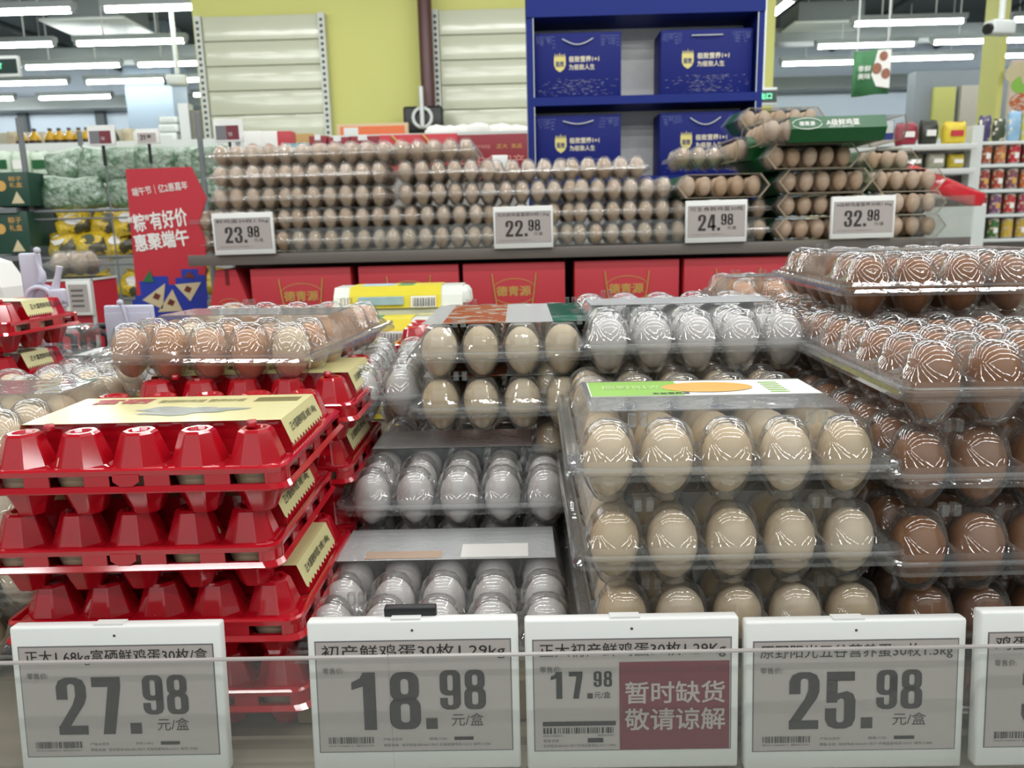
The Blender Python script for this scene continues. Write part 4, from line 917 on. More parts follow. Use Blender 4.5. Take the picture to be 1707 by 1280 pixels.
def exit_sign(x0, y0, x1, y1, Y, lab, s):
    a = at(x0, y1, Y); c = at(x1, y0, Y); w_, h = c.x-a.x, c.z-a.z
    t = thing('exit_sign', lab, 'exit sign', a); b = MB(); b.box(0, 0, 0, w_, .03, h, bev=.004); b.build('housing', METAL_W, t)
    b = MB(); b.box(w_*.02, -.004, h*.16, w_*.98, 0, h*.84); p_ = b.build('panel', mat('exit_green', (8, 40, 34), .3), t)
    txt('exit_text', s, mat('exit_glow', (120, 255, 190), .5, emit=1.2), p_, w_*.12, -.006, h*.34, w_*.6, h*.34, .01)
    b = MB(); b.tube([(w_*.3, .015, h), (w_*.3, .015, 4.3-a.z)], .01, 6); b.build('hanger', METAL_W, t)
exit_sign(-60, 92, 28, 130, 5.0, 'green exit sign hanging at the left edge', '安全出口 EXIT'); exit_sign(1262, 145, 1296, 176, 6.0, 'green exit sign hanging just right of the blue rack', '出口')
# hanging banner
a = at(1419, 162, 5.4); c = at(1482, 84, 5.4); W, Hh = c.x-a.x, c.z-a.z
t = thing('hanging_banner', 'green and white banner with pictures of dishes hanging from the ceiling', 'banner', a, (0, 0, R(-12)))
n = 8; b = MB(); vs = []
for q in range(n+1): vs += [(W*q/n, .02*math.sin(q), Hh*.04*q/n), (W*q/n, .02*math.sin(q*.8), Hh)]
b.add(vs, [(2*q, 2*q+2, 2*q+3, 2*q+1) for q in range(n)], 0, True); cl = b.build('cloth', mat('banner_green', (70, 130, 84), .6), t); cl.modifiers.new('solid', 'SOLIDIFY').thickness = .002
b = MB(); b.poly([(W*.62, -.024, Hh*.98), (W*.98, -.024, Hh*.98), (W*.98, -.024, Hh*.14), (W*.62, -.024, Hh*.20), (W*.48, -.024, Hh*.45)]); pl = b.build('printed_panel', WHITE_PR, cl)
for (u, v, r_) in ((.78, .84, .11), (.62, .58, .13), (.86, .46, .12)):
    b = MB(); b.poly([(W*u+W*r_*math.cos(2*PI*i/14), -.027, Hh*v+W*r_*1.2*math.sin(2*PI*i/14)) for i in range(14)]); b.build('printed_dish', mat('dish_print', (150, 96, 70), .5, vary=.4, scale=60), cl)
txt('banner_text', '季鲜\n美味', WHITE_PR, cl, W*.12, -.027, Hh*.36, W*.34, Hh*.30, .01)
b = MB(); b.tube([(W*.1, .01, Hh), (W*.1, .01, 4.3-a.z)], .006, 5); b.tube([(W*.9, .01, Hh), (W*.9, .01, 4.3-a.z)], .006, 5); b.build('cord', METAL_W, t)

# ------------------------------------------------------------------ left background
slabp = lambda name, x0, y0, z0, x1, y1, z1, M: slab(name, x0, y0, z0, x1, y1, z1, M)
for k, px in enumerate((36, 166, 295)):
    a = at(px, 200, 12.9); slab(f'trim_{k+1}', a.x-.07, 12.9, 0, a.x+.07, 13, 3.7, mat('dark_trim', (84, 90, 94), .6))
a = at(214, 200, 11); c = at(292, 200, 11); slab('wall_pillar', a.x, 11, 0, c.x, 11.5, 4.3, mat('pillar_paint', (150, 164, 180), .6))
a = at(212, 100, 12.4); c = at(290, 100, 12.4); slab('trim_4', a.x, 12.35, 3.72, c.x, 12.4, 4.15, LIME)
def pillow(w_, h, d, seed, mi=0, n=14, m_=9, crinkle=.1):
    rn = random.Random(seed); ph = [rn.uniform(0, 6) for _ in range(6)]; b = MB(); vs = []
    for i in range(m_+1):
        v = i/m_*2-1
        for j in range(n):
            th = 2*PI*j/n; cx_, sy = math.cos(th), math.sin(th); fl = (1-abs(v)**4)
            ex = math.copysign(abs(cx_)**.55, cx_); r = 1+crinkle*math.sin(3*th+ph[0]+3*v)+crinkle*.7*math.sin(5*th+ph[1]-5*v)
            vs.append((w_/2*ex*(1-.10*v*v), d/2*sy*fl**.5*r+.0005*sy, h/2+h/2*v*(1+.05*math.sin(4*th+ph[2]))))
    b.add(vs, [(i*n+j, i*n+(j+1) % n, (i+1)*n+(j+1) % n, (i+1)*n+j) for i in range(m_) for j in range(n)], mi, True)
    return b
PACKG = mat('leaf_pack_film', (150, 170, 150), .10, spec=.8, vary=.35, scale=22, bump=1.0, bd=.02, c2=(96, 128, 98), s2=26, t2=.52, coat=.8)
PACKY = mat('yellow_bag', (218, 186, 40), .22, vary=.28, scale=16, bump=.9, bd=.015, c2=(70, 66, 40), s2=17, t2=.56, coat=.5)
PACKD = mat('dark_bag_print', (60, 66, 40), .3, vary=.2)
def wire_rack(lab, xa, xb, Y, zs, D=.42):
    t = thing('wire_rack', lab, 'rack', (xa, Y, 0)); W = xb-xa
    for x in (0, W):
        for y in (0, D): b = MB(); b.tube([(x, y, 0), (x, y, zs[-1]+.35)], .011, 6); b.build('post', METAL_G, t)
    for z in zs:
        b = MB(); b.tube([(0, 0, z), (W, 0, z)], .006, 5); b.tube([(0, 0, z-.03), (W, 0, z-.03)], .004, 5); b.tube([(0, D, z), (W, D, z)], .006, 5); b.tube([(0, 0, z), (0, D, z)], .006, 5); b.tube([(W, 0, z), (W, D, z)], .006, 5)
        for q in range(1, int(W/.04)): b.tube([(q*.04, 0, z-.004), (q*.04, D, z-.004)], .0022, 4, caps=False)
        b.build('wire_shelf', METAL_G, t)
    return t
zA, zB, zC = at(100, 352, 3.1).z, at(100, 430, 3.1).z, at(150, 500, 3.1).z
xa, xb = at(52, 350, 3.1).x, at(345, 350, 3.1).x
wire_rack('grey wire rack holding leaf packs above yellow bags, left', xa, xb, 3.1, (zC-.13, zC, zB, zA))
rn = random.Random(5); k = 0
GROUPP = 'pale green leaf packs on the wire rack'
proto_packs = [pillow(.155, .125, .07, s, crinkle=.14).mesh('leaf_pack', PACKG) for s in range(3)]
SEALP = mat('clear_seal', (214, 226, 214), .15, coat=.5)
POSW = ['leftmost', 'second from left', 'third from left', 'fourth from left', 'fifth from left', 'rightmost']
for lev, zz in enumerate((zA+.004, zA+.115)):
    for c in range(6):
        x = xa+.09+c*.115+(.03 if lev else 0); o = ob('leaf_pack', proto_packs[(c+lev) % 3], None, (x, 3.16+rn.uniform(-.02, .02)+.03*lev, zz), (R(rn.uniform(-12, 4)), R(rn.uniform(-12, 12)), R(rn.uniform(-20, 20))))
        tag(o, f'pale green leaf pack on the wire rack, {("lower","upper")[lev]} layer, {POSW[c]}', 'food pack', GROUPP)
        b = MB(); b.box(-.070, -.006, .118, .070, .006, .130); b.build('seal', SEALP, o)
proto_bags = [pillow(.135, .105, .075, 20+s, crinkle=.13).mesh('yellow_bag', PACKY) for s in range(3)]
def bagset(zz, n, nm, x0, dx, tilt=30):
    for c in range(n):
        o = ob('yellow_bag', proto_bags[c % 3], None, (x0+c*dx, 3.15+rn.uniform(-.02, .02), zz), (R(-rn.uniform(10, tilt)), R(rn.uniform(-25, 25)), R(rn.uniform(-25, 25))))
        tag(o, f'shiny yellow snack bag on the {nm}, {ORD[c]} from the left', 'snack bag', 'yellow snack bags on the wire rack')
        b = MB(); b.poly([(.030*math.cos(2*PI*i/10)+rn.uniform(-.004, .004), -.041, .055+.022*math.sin(2*PI*i/10)) for i in range(10)]); b.build('printed_picture', PACKD if c % 2 else WHITE_PR, o)
        b = MB(); b.box(-.064, -.004, .100, .064, .004, .112); b.build('seal', mat('yellow_seal', (196, 160, 24), .3), o)
bagset(zB+.004, 6, 'rack shelf under the leaf packs', xa+.09, .115); bagset(zB+.085, 5, 'heap top under the leaf packs', xa+.14, .115, 40)
bagset(zC+.004, 6, 'rack shelf below', xa+.09, .118); bagset(zC-.126, 6, 'lowest rack shelf in view', xa+.09, .118)
# dark green printed rice dumpling cartons at the left edge
GCARD = mat('deep_green_card', (34, 70, 56), .45, vary=.15, scale=12)
rack_z = [at(20, y, 3.05).z for y in (346, 426)]
for k, (y0, y1) in enumerate(((286, 345), (352, 425))):
    t = bxthing('food_carton', ['dark green printed carton at the left edge, upper shelf', 'dark green printed carton at the left edge, lower shelf'][k], 'food carton', -30, y0, 44, y1, 3.05, .2, GCARD) if False else None
    a = at(-30, y1, 3.05); c = at(44, y0, 3.05); t = thing('food_carton', ['dark green printed carton at the left edge, upper shelf', 'dark green printed carton at the left edge, lower shelf'][k], 'food carton', a)
    w_, h = c.x-a.x, c.z-a.z; b = MB(); b.box(0, 0, 0, w_, .2, h, bev=.002); b.build('body', GCARD, t)
    b = MB(); cx = w_*.75; b.poly([(cx-.025, -.001, .01), (cx+.025, -.001, .01), (cx, -.001, .055)]); b.build('printed_dumpling', mat('rice_print', (214, 200, 160), .5), t)
    txt('printed_text', '粽子\n礼盒', GOLD, t, w_*.62, -.001, h*.55, w_*.26, h*.32, .01)
    b = MB(); b.poly([(w_*.45+.02*math.cos(2*PI*i/12), -.001, h*.6+.02*math.sin(2*PI*i/12)) for i in range(12)]); b.build('printed_bowl', GOLD, t)
b = MB(); b.box(at(-60, 426, 3.05).x, 3.04, rack_z[1]-.02, xa-.02, 3.3, rack_z[1]); b.box(at(-60, 346, 3.05).x, 3.04, rack_z[0]-.02, xa-.02, 3.3, rack_z[0]-.001); b.box(at(-60, 346, 3.05).x, 3.29, 0, xa-.02, 3.31, rack_z[0]+.1); tag(b.build('shelf_unit', METAL_G), 'shelf unit at the left edge carrying dark green cartons', 'shelving')
# blurry packets above the rack
for k in range(7):
    px = 8+k*32; a = at(px, 286, 3.7); o = ob('snack_packet', pillow(.085, .13, .05, 60+k, crinkle=.06).mesh('snack_packet', [mat('white_green_pack', (206, 222, 200), .3, vary=.2), mat('lime_pack', (170, 196, 80), .3, vary=.2), mat('yellow_pack', (220, 206, 70), .3, vary=.2)][(0, 0, 0, 1, 2, 1, 0)[k]]), None, (a.x, 3.7, a.z-.04))
    tag(o, f'small pale packet on the back counter above the wire rack, {["leftmost","second","third","fourth","fifth","sixth","rightmost"][k]} of seven', 'packet', 'pale packets behind the wire rack')
    b = MB(); b.box(-.03, -.03, .05, .03, -.026, .09); b.build('printed_label', (GREENP, WHITE_PR)[k % 2], o)
b = MB(); zz = at(50, 286, 3.7).z-.04; b.box(at(-40, 286, 3.7).x, 3.62, 0, at(340, 286, 3.7).x, 3.95, zz); tag(b.build('rear_counter', METAL_W), 'white back counter above the wire rack at left', 'counter')
# oil bottles on the far left shelf
Yo = 8.5; zo = at(60, 256, Yo).z
b = MB(); b.box(at(-60, 256, Yo).x, Yo-.15, zo-.05, at(222, 256, Yo).x, Yo+.4, zo); o = b.build('shelf_board', METAL_W)
t = thing('wall_shelving', 'white shelving far left carrying the oil bottles', 'shelving'); o.parent = t
b = MB(); b.box(at(-60, 256, Yo).x, Yo+.2, 0, at(222, 256, Yo).x, Yo+.4, zo-.05); b.build('base', mat('dark_goods', (120, 110, 86), .7, vary=.5, scale=9), t)
b = MB(); b.box(at(-60, 256, Yo).x, Yo+.4, 0, at(222, 256, Yo).x, Yo+.44, zo+.27); b.build('back_panel', mat('pale_goods', (196, 190, 170), .7, vary=.1, scale=5), t)
OILB = mat('amber_bottle', (214, 166, 40), .15, vary=.1, coat=.4); OILG = mat('dark_bottle', (40, 60, 40), .2)
proto = thing('oil_bottle', 'x', 'bottle', group='oil bottles on the far left shelf')
b = MB(); b.lathe([(.0, 0), (.055, .004), (.057, .10), (.055, .16), (.030, .205), (.018, .215), (.018, .23)], 12); b.build('body', OILB, proto)
b = MB(); b.lathe([(.021, .225), (.021, .25), (.0005, .252)], 10); b.build('cap', BLACK, proto)
b = MB(); b.lathe([(.0580, .05), (.0585, .13)], 12); b.build('label', mat('oil_label', (60, 40, 30), .4, vary=.3, scale=40), proto)
for k, px in enumerate((40, 62, 88, 103, 120, 136, 149)):
    a = at(px, 256, Yo); lab = f'amber oil bottle with dark cap on the far left shelf, {["leftmost","second","third","fourth","fifth","sixth","rightmost"][k]}'
    if k == 0: proto.location = (a.x, Yo, zo); proto['label'] = lab
    else: clone(proto, (a.x, Yo, zo), None, lab)
b = MB(); b.lathe([(.0, 0), (.05, .004), (.05, .15), (.02, .21), (.018, .25), (.0005, .252)], 12); o = b.build('oil_bottle', OILG); o.location = (at(194, 256, Yo).x, Yo, zo); tag(o, 'dark green oil bottle at the right end of the far shelf', 'bottle')
for k, px in enumerate((16, 172, 210)):
    o = pillow(.13, .24, .08, 90+k, crinkle=.05).build('rice_bag', mat('cream_bag', (206, 190, 160), .4, vary=.2, scale=14)); o.location = (at(px, 256, Yo).x, Yo+.1, zo); tag(o, ['cream rice bag left of the oil bottles', 'cream rice bag behind the shelf tag', 'cream rice bag right of the dark bottle'][k], 'bag')
# white shelf end unit and stacked tissue packs
t = thing('gondola_shelving', 'white shelving end panel with tissue packs, left of the lime wall', 'shelving', at(306, 270, 6.2)); zf = -t.location.z
b = MB(); b.box(0, 0, zf, .075, .1, at(306, 172, 6.2).z-t.location.z); b.build('end_post', METAL_W, t); b = MB(); b.box(.08, .02, zf, .16, .05, .38); b.build('mesh_panel', mat('mesh_grey', (120, 118, 106), .6, vary=.3, scale=60), t)
b = MB(); b.box(-.42, 0, zf, -.02, .4, -.10); b.build('base', METAL_W, t)
for z in (0.03, .14): b = MB(); b.box(-.40, 0, z, 0, .35, z+.012); b.build('shelf', METAL_W, t)
base = t.location
for k, (dx, dz, w_, h) in enumerate(((-.38, -.10, .17, .12), (-.19, -.10, .16, .12), (-.38, .152, .16, .09), (-.21, .152, .17, .07), (-.18, .225, .16, .06), (-.17, .29, .15, .05))):
    b = MB(); b.box(0, 0, 0, w_, .25, h, bev=.012); o = b.build('tissue_pack', mat('tissue_film', (226, 232, 226), .3, vary=.1, scale=8), None, loc=(base.x+dx, base.y+.02, base.z+dz+.001))
    tag(o, ['tissue pack low on the left of the white shelf', 'tissue pack low beside the shelf post', 'tissue pack on the upper shelf, left', 'tissue pack on the upper shelf, right, lowest', 'tissue pack second in the upper right pile', 'topmost tissue pack of the white shelf'][k], 'tissue pack', 'tissue packs on the white shelf')
    b = MB(); b.box(w_*.2, -.002, h*.3, w_*.8, 0, h*.7); b.build('printed_label', LGREEN if k == 2 else METAL_W, o)
# stem tags
for k, (x0, y0, x1, y1, Y, s) in enumerate(((148, 208, 188, 243, 2.9, 'm'), (228, 214, 263, 240, 3.0, 'g'), (358, 198, 402, 237, 3.0, 'm'))):
    a = at(x0, y1, Y); c = at(x1, y0, Y); w_, h = c.x-a.x, c.z-a.z
    t = thing('shelf_tag', ['tag on a stem before the oil bottles, half maroon', 'grey tag on a stem reading 31.98', 'tag on a stem against the lime wall, half maroon'][k], 'price tag', a, group='price tags on stems')
    b = MB(); b.box(0, 0, 0, w_, .012, h, bev=.001)
    if k != 1: b.add([(w_*.05, -.001, h), (w_*1.02, -.001, h*.98), (w_*1.05, -.001, h*.3), (w_*.95, -.001, h*.1)], [(0, 3, 2, 1)])
    b.build('case', WHITE_PL, t)
    b = MB(); b.poly([(w_*.07, -.0015, h*.1), (w_*.88, -.0015, h*.1), (w_*.88, -.0015, h*.72), (w_*.07, -.0015, h*.72)]); sc = b.build('screen', SCREEN if k == 1 else mat('grey_screen', (120, 118, 122), .4), t)
    if k != 1: b = MB(); b.poly([(w_*.45, -.002, h*.1), (w_*.88, -.002, h*.1), (w_*.88, -.002, h*.72), (w_*.45, -.002, h*.72)]); b.build('red_panel', MAROON, sc)
    d = MB(); S = h*.34; x = w_*.2 if k == 1 else w_*.50
    for ch in ('31' if k == 1 else '16'): digit(d, '8' if ch == '6' else ch, x, h*.25, S*(1 if k == 1 else .5), -.0025); x += S*.6*(1 if k == 1 else .5)
    if k == 1: digit(d, '9', x+S*.2, h*.37, S*.65, -.0025); digit(d, '8', x+S*.6, h*.37, S*.65, -.0025)
    d.build('price_digits', INKT if k == 1 else PALEP, sc)
    b = MB(); b.tube([(w_*.5, .008, 0), (w_*.5, .008, -.07)], .006, 6); b.build('stem', BLACK, t); b = MB(); b.tube([(w_*.5, .008, -.07), (w_*.5, .008, -a.z)], .003, 6); b.build('rod', METAL_G, t); b = MB(); b.box(w_*.5-.06, -.05, -a.z, w_*.5+.06, .07, -a.z+.01); b.build('foot', BLACK, t)

# red arrow shaped holiday poster
a = at(232, 520, 2.42); t = thing('holiday_poster', 'red arrow edged holiday poster with white lettering and rice dumplings', 'poster', (a.x, 2.42, a.z), (0, 0, 0))
PX = lambda x, y: (at(x, y, 2.42).x-a.x, at(x, y, 2.42).z-a.z)
b = MB(); b.prism([PX(*q) for q in ((232, 540), (209, 282), (318, 278), (344, 330), (331, 372), (342, 400), (345, 540))], 0, .006); bd = b.build('board', RED_SIGN, t)
def ptxt(s, x, y, w_px, h_px, bold, nm, M=WHITE_PR):
    q = PX(x, y); txt(nm, s, M, bd, q[0], -.001, q[1], w_px/F*2.42, h_px/F*2.42, bold, (0, R(-6), 0))
ptxt('端午节｜亿2惠嘉年', 222, 328, 92, 14, .01, 'small_text'); ptxt('"粽"有好价', 219, 388, 96, 28, .035, 'title_text'); ptxt('惠聚端午', 228, 420, 90, 27, .035, 'title_text')
BLUEP = mat('royal_blue_print', (36, 60, 168), .5); PC = [(228, 520, 240, 492), (236, 500, 262, 468), (250, 490, 280, 460), (268, 520, 300, 474), (296, 500, 330, 462), (304, 470, 330, 448), (318, 500, 343, 458), (225, 540, 345, 498)]
b = MB()
for q, (xx0, yy0, xx1, yy1) in enumerate(PC):
    p0, p1 = PX(xx0, yy0), PX(xx1, yy1); b.poly([(p0[0], -.0006-.0001*q, p0[1]), (p1[0], -.0006-.0001*q, p0[1]), (p1[0], -.0006-.0001*q, p1[1]), (p0[0], -.0006-.0001*q, p1[1])])
b.build('printed_blocks', BLUEP, bd)
RICE = mat('rice_print', (214, 200, 160), .5, vary=.15, scale=50); FILL = mat('filling_print', (110, 50, 40), .5, vary=.2, scale=50); LEAFP = mat('dumpling_leaf_print', (50, 110, 70), .5, vary=.2, scale=50)
for tri, M, f_ in ((((238, 500), (276, 472), (272, 515)), RICE, (262, 494)), (((264, 520), (288, 482), (305, 518)), RICE, (286, 504)), (((292, 474), (336, 470), (318, 502)), RICE, (314, 482)), (((238, 470), (250, 450), (258, 470)), LEAFP, None), (((305, 462), (318, 452), (326, 464)), FILL, None)):
    b = MB(); b.poly([(PX(*q)[0], -.003, PX(*q)[1]) for q in tri]); o = b.build('printed_dumpling', M, bd)
    if f_: q = PX(*f_); b = MB(); b.poly([(q[0]+.014*math.cos(i), -.0034, q[1]+.012*math.sin(i)) for i in (0.3, 1.8, 3.5, 5)]); b.build('printed_filling', FILL, o)
b = MB(); b.box(.05, .008, -a.z, .07, .028, .3); b.build('stand', METAL_G, t)

# ------------------------------------------------------------------ right background
a = at(1612, 392, 4.5); zt = at(1612, 232, 4.5).z; xr = 3.25
t = thing('gondola_shelving', 'white shelving at the right edge stocked with canned goods', 'shelving', (a.x, 4.5, 0))
b = MB(); b.box(-.03, -.02, 0, .03, .05, zt+.07); b.build('end_post', METAL_W, t); W = xr-a.x
b = MB(); b.box(0, .40, 0, W, .42, zt); b.build('back_panel', mat('shelf_back', (150, 140, 136), .7), t)
SZ = [at(1650, y, 4.5).z for y in (398, 357, 316, 274, 236)]
for z in SZ: b = MB(); b.box(.03, -.015, z-.018, W, .40, z, bev=.002); b.build('shelf', METAL_W, t)
b = MB(); b.box(.03, 0, 0, W, .4, .12); b.build('plinth', METAL_G, t)
CANC = [[(70, 120, 60), (60, 110, 60), (200, 170, 60), (190, 160, 60), (150, 60, 60), (220, 180, 60)], [(150, 50, 70), (120, 80, 120), (190, 60, 60), (160, 60, 90), (110, 80, 130), (190, 90, 60)],
        [(150, 60, 60), (170, 70, 50), (130, 80, 90), (210, 110, 50), (200, 130, 70), (160, 60, 60)], [(160, 80, 50), (190, 110, 70), (190, 40, 60), (160, 50, 60), (200, 120, 80), (180, 60, 70)]]
def can_proto(rgb, key):
    p_ = thing('food_can', 'x', 'can', group='cans on the right shelving')
    b = MB(); b.lathe([(0, 0), (.026, 0), (.029, .004), (.029, .108), (.026, .112), (0, .110)], 12); b.build('body', METAL_G if False else mat('can_tin', (190, 190, 188), .3, metal=.6), p_)
    b = MB(); b.lathe([(.0296, .008), (.0296, .104)], 12); lb = b.build('label', mat('can_%d_%d_%d' % rgb, rgb, .35, vary=.25, scale=50, c2=(206, 176, 150), s2=34, t2=.56), p_)
    b = MB(); b.box(-.012, -.0305, .030, .012, -.0285, .060); b.build('printed_panel', WHITE_PR if key % 2 else GOLD, lb); return p_
RWN = ['lowest', 'second', 'third', 'top']
for lv in range(4):
    for c in range(7):
        p_ = can_proto(CANC[lv][c % 6], c+lv); p_.location = (a.x+.08+c*.078, 4.53, SZ[lv]+.001); p_['label'] = f'canned food on the {RWN[lv]} can row of the right shelving, {ORD[c]} from the left'
for c in range(8):
    h = (.14, .12, .16, .15, .13, .15, .14, .16)[c]; rgb = ((80, 70, 110), (70, 80, 60), (150, 190, 220), (210, 210, 110), (210, 70, 70), (200, 80, 80), (200, 120, 90), (190, 60, 60))[c]
    o = pillow(.07, h, .04, 200+c, crinkle=.05).build('snack_packet', mat('pk_%d' % c, rgb, .35, vary=.3, scale=20, c2=(226, 216, 200), s2=30, t2=.58)); o.location = (a.x+.06+c*.08, 4.53, SZ[4]+.001)
    tag(o, f'{["purple","dark green","light blue","yellow","red","red","orange","red"][c]} packet standing on top of the right shelving, {ORD[c]} from the left', 'packet', 'packets on top of the right shelving')
# side shelves left of the post
t2 = thing('side_shelving', 'white bracket shelves with packets beside the canned goods', 'shelving', (at(1505, 240, 4.4).x, 4.4, 0)); W2 = a.x-.04-t2.location.x
S2 = [at(1560, y, 4.4).z for y in (322, 281, 240)]
for z in S2: b = MB(); b.box(0, 0, z-.03, W2, .3, z, bev=.003); b.build('shelf', METAL_W, t2)
b = MB(); b.box(0, .3, 0, W2, .33, S2[-1]+.02); b.build('back_panel', METAL_G, t2)
for k, (dx, lv, w_, h, rgb, nm) in enumerate(((.05, 2, .12, .12, (150, 40, 60), 'red and black crinkled bag'), (.17, 2, .10, .13, (50, 52, 44), 'black bag with a peaked top'), (.31, 2, .13, .12, (226, 200, 60), 'yellow bag with red lettering'), (.10, 1, .10, .09, (90, 90, 70), 'dark jar pack'), (.22, 1, .10, .09, (170, 170, 150), 'pale pack'), (.33, 1, .09, .08, (200, 180, 60), 'small yellow pack'), (.12, 0, .12, .08, (90, 70, 60), 'brown pack'))):
    o = pillow(w_, h, .07, 300+k, crinkle=.1).build('snack_bag', mat('sb_%d' % k, rgb, .3, vary=.3, scale=20)); o.location = (t2.location.x+dx, 4.48, S2[lv]+.001); tag(o, f'{nm} on the {["lowest","middle","top"][lv]} bracket shelf', 'snack bag')
    b = MB(); b.box(-w_*.25, -.042, h*.35, w_*.25, -.036, h*.6); b.build('printed_label', WHITE_PR if k != 2 else RED_SIGN, o)
for k in range(2):
    o = pillow(.30, .09, .09, 320+k, crinkle=.08).build('candy_bag', mat('scarlet_bag', (206, 40, 50), .25, vary=.15, scale=14)); q = at((1545, 1590)[k], (316, 334)[k], 4.25); o.location = q; o.rotation_euler = (0, R(22), 0); tag(o, ['red long bag sloping beside the far right cartons, upper', 'red long bag sloping beside the far right cartons, lower'][k], 'candy bag')
b = MB(); q = at(1500, 350, 4.2); b.box(q.x, 4.15, 0, q.x+.42, 4.38, q.z+.01); tag(b.build('promotion_bin', METAL_W), 'low white bin carrying the red long bags', 'bin')
# window wall, pillar and food poster at the right
a = at(1522, 200, 9.5); c = at(1650, 200, 9.5)
slab('wall_right_rear', a.x, 9.5, 0, 8.9, 9.7, 3.15, mat('grey_wall', (150, 156, 164), .7))
a = at(1550, 230, 9.45); c = at(1592, 145, 9.45); slab('trim_5', a.x, 9.42, a.z-.6, c.x, 9.48, c.z, LIME)
a = at(1594, 230, 9.45); c = at(1642, 142, 9.45); slab('trim_6', a.x, 9.42, a.z-.6, c.x, 9.48, c.z, mat('beige_screen', (206, 200, 186), .6))
a = at(1655, 230, 7.5); c = at(1680, 60, 7.5); slab('wall_pillar_lime', a.x, 7.5, 0, c.x, 7.8, 3.9, LIME)
a = at(1680, 190, 7.4); c = at(1760, 98, 7.4); t = thing('food_poster', 'large food picture poster at the right edge', 'poster', a); w_, h = c.x-a.x, c.z-a.z
b = MB(); b.box(0, 0, 0, w_, .03, h); bd = b.build('board', mat('poster_cream', (226, 206, 190), .5), t)
for k in range(7):
    rn = random.Random(k); b = MB(); cx_, cz_, r_ = rn.uniform(.1, .9)*w_, rn.uniform(.15, .85)*h, rn.uniform(.08, .16); b.poly([(cx_+r_*math.cos(2*PI*i/12), -.002-.001*k, cz_+r_*.7*math.sin(2*PI*i/12)) for i in range(12)]); b.build('printed_food', [ORANGE, RICE, VEGR, LGREEN][k % 4], bd)
b = MB(); b.box(.02, .035, -a.z, .1, .08, h); b.build('stand', METAL_W, t)
a = at(1455, 235, 5.6); c = at(1492, 200, 5.6); b = MB(); b.box(0, 0, 0, c.x-a.x, .3, c.z-a.z, bev=.004); o = b.build('promotion_box', BLUE); o.location = a; tag(o, 'blue box behind the right end of the far eggs', 'box')
b = MB(); b.box((c.x-a.x)*.6, -.003, .05, (c.x-a.x)*.95, 0, .13); b.build('printed_panel', METAL_W, o)
b = MB(); b.box(a.x-.3, 5.55, 0, c.x+.3, 6.0, a.z); tag(b.build('rear_counter', METAL_W), 'counter under the blue box at the right rear', 'counter')

# ------------------------------------------------------------------ left middle: holders, red shelf, small cartons
a = at(108, 520, 1.75); c = at(163, 468, 1.75)
LILAC = mat('lilac_plastic', (206, 206, 222), .3, vary=.03)
t = thing('tag_holder', 'white plastic tag holder with round clamp above the red cartons, left', 'tag holder', at(60, 480, 1.35), (0, 0, R(12)))
b = MB(); b.box(-.022, 0, -.028, .012, .012, .060, bev=.004); b.build('plate', LILAC, t)
b = MB(); b.tube([(.012+.003*math.sin(q), -.006, .010+q*.008) for q in range(7)], [.006, .007, .006, .004, .0035, .0035, .0035], 8); b.lathe([(.0004, .006), (.005, .004), (.006, 0), (.005, -.004), (.0004, -.006)], 10, (.012, -.006, .064)); b.build('ball_joint', LILAC, t)
b = MB(); b.tube([(.010+.020*math.cos(R(q)), -.02, -.018+.020*math.sin(R(q))) for q in range(-20, 215, 20)], .0045, 8)
b.tube([(.010+.020*math.cos(R(q)), .0, -.018+.020*math.sin(R(q))) for q in range(-20, 215, 20)], .0045, 8); b.box(.026, -.024, -.035, .050, .0, -.002, bev=.004); b.tube([(.034, -.012, -.002), (.042, -.012, .022), (.046, -.012, .036)], [.007, .005, .006], 8); b.build('clamp', LILAC, t)
b = MB(); b.box(.0, -.002, -.22, .010, .008, -.028); b.build('stem', LILAC, t)
t = thing('price_tag', 'back of a white price tag with ball joint behind the clear carton', 'price tag', at(218, 560, 1.45), (0, 0, R(-4)))
b = MB(); b.box(-.048, 0, -.03, .048, .010, .058, bev=.004); b.build('case', LILAC, t); b = MB(); b.box(-.046, -.002, -.02, .042, 0, .044, bev=.0008); b.build('rear_panel', LILAC, t)
b = MB(); b.tube([(0.002, -.008, .02), (-.002, -.010, .05), (-.006, -.010, .062)], .0035, 8); b.lathe([(.0004, .006), (.005, .004), (.006, 0), (.005, -.004), (.0004, -.006)], 10, (-.007, -.010, .064)); b.box(-.026, -.014, -.01, -.004, -.002, .018, bev=.002); b.build('ball_joint', LILAC, t)
b = MB(); b.box(-.055, .012, -.075, .04, .02, -.034, bev=.004); b.build('lower_plate', LILAC, t); b = MB(); b.box(-.004, .002, -.30, .004, .010, -.03); b.build('stem', LILAC, t)
# small red sided end display with its own tags and eggs
a = at(70, 560, 2.0); z_top = at(120, 465, 2.0).z; c = at(162, 560, 2.0)
t = thing('end_display', 'low red and clear sided display with pale eggs, left of the poster', 'display', (a.x, 2.0, 0), (0, 0, R(0))); W = c.x-a.x
b = MB(); b.box(0, 0, 0, W, .13, z_top); b.build('body', RED_SIGN, t); b = MB(); b.box(-.004, -.004, z_top-.006, W+.004, .13, z_top, bev=.001); b.build('edge_trim', METAL_W, t); b = MB(); b.box(W-.003, -.003, 0, W+.004, .004, z_top); b.build('corner_strip', METAL_W, t)
b = MB(); b.box(0, .002, z_top, W, .005, z_top+.085); b.box(W-.003, .005, z_top, W, .13, z_top+.085); b.build('clear_guard', ACRYL, t)
zc = z_top+.036
carton('clear', 'small carton on the low red display', (a.x+W/2, 2.045, zc), nc=2, nr=2, plat=(), eggs='far', near=False, vis=(0,), p0=10, label='small clear carton of cream eggs on the low red display, left')
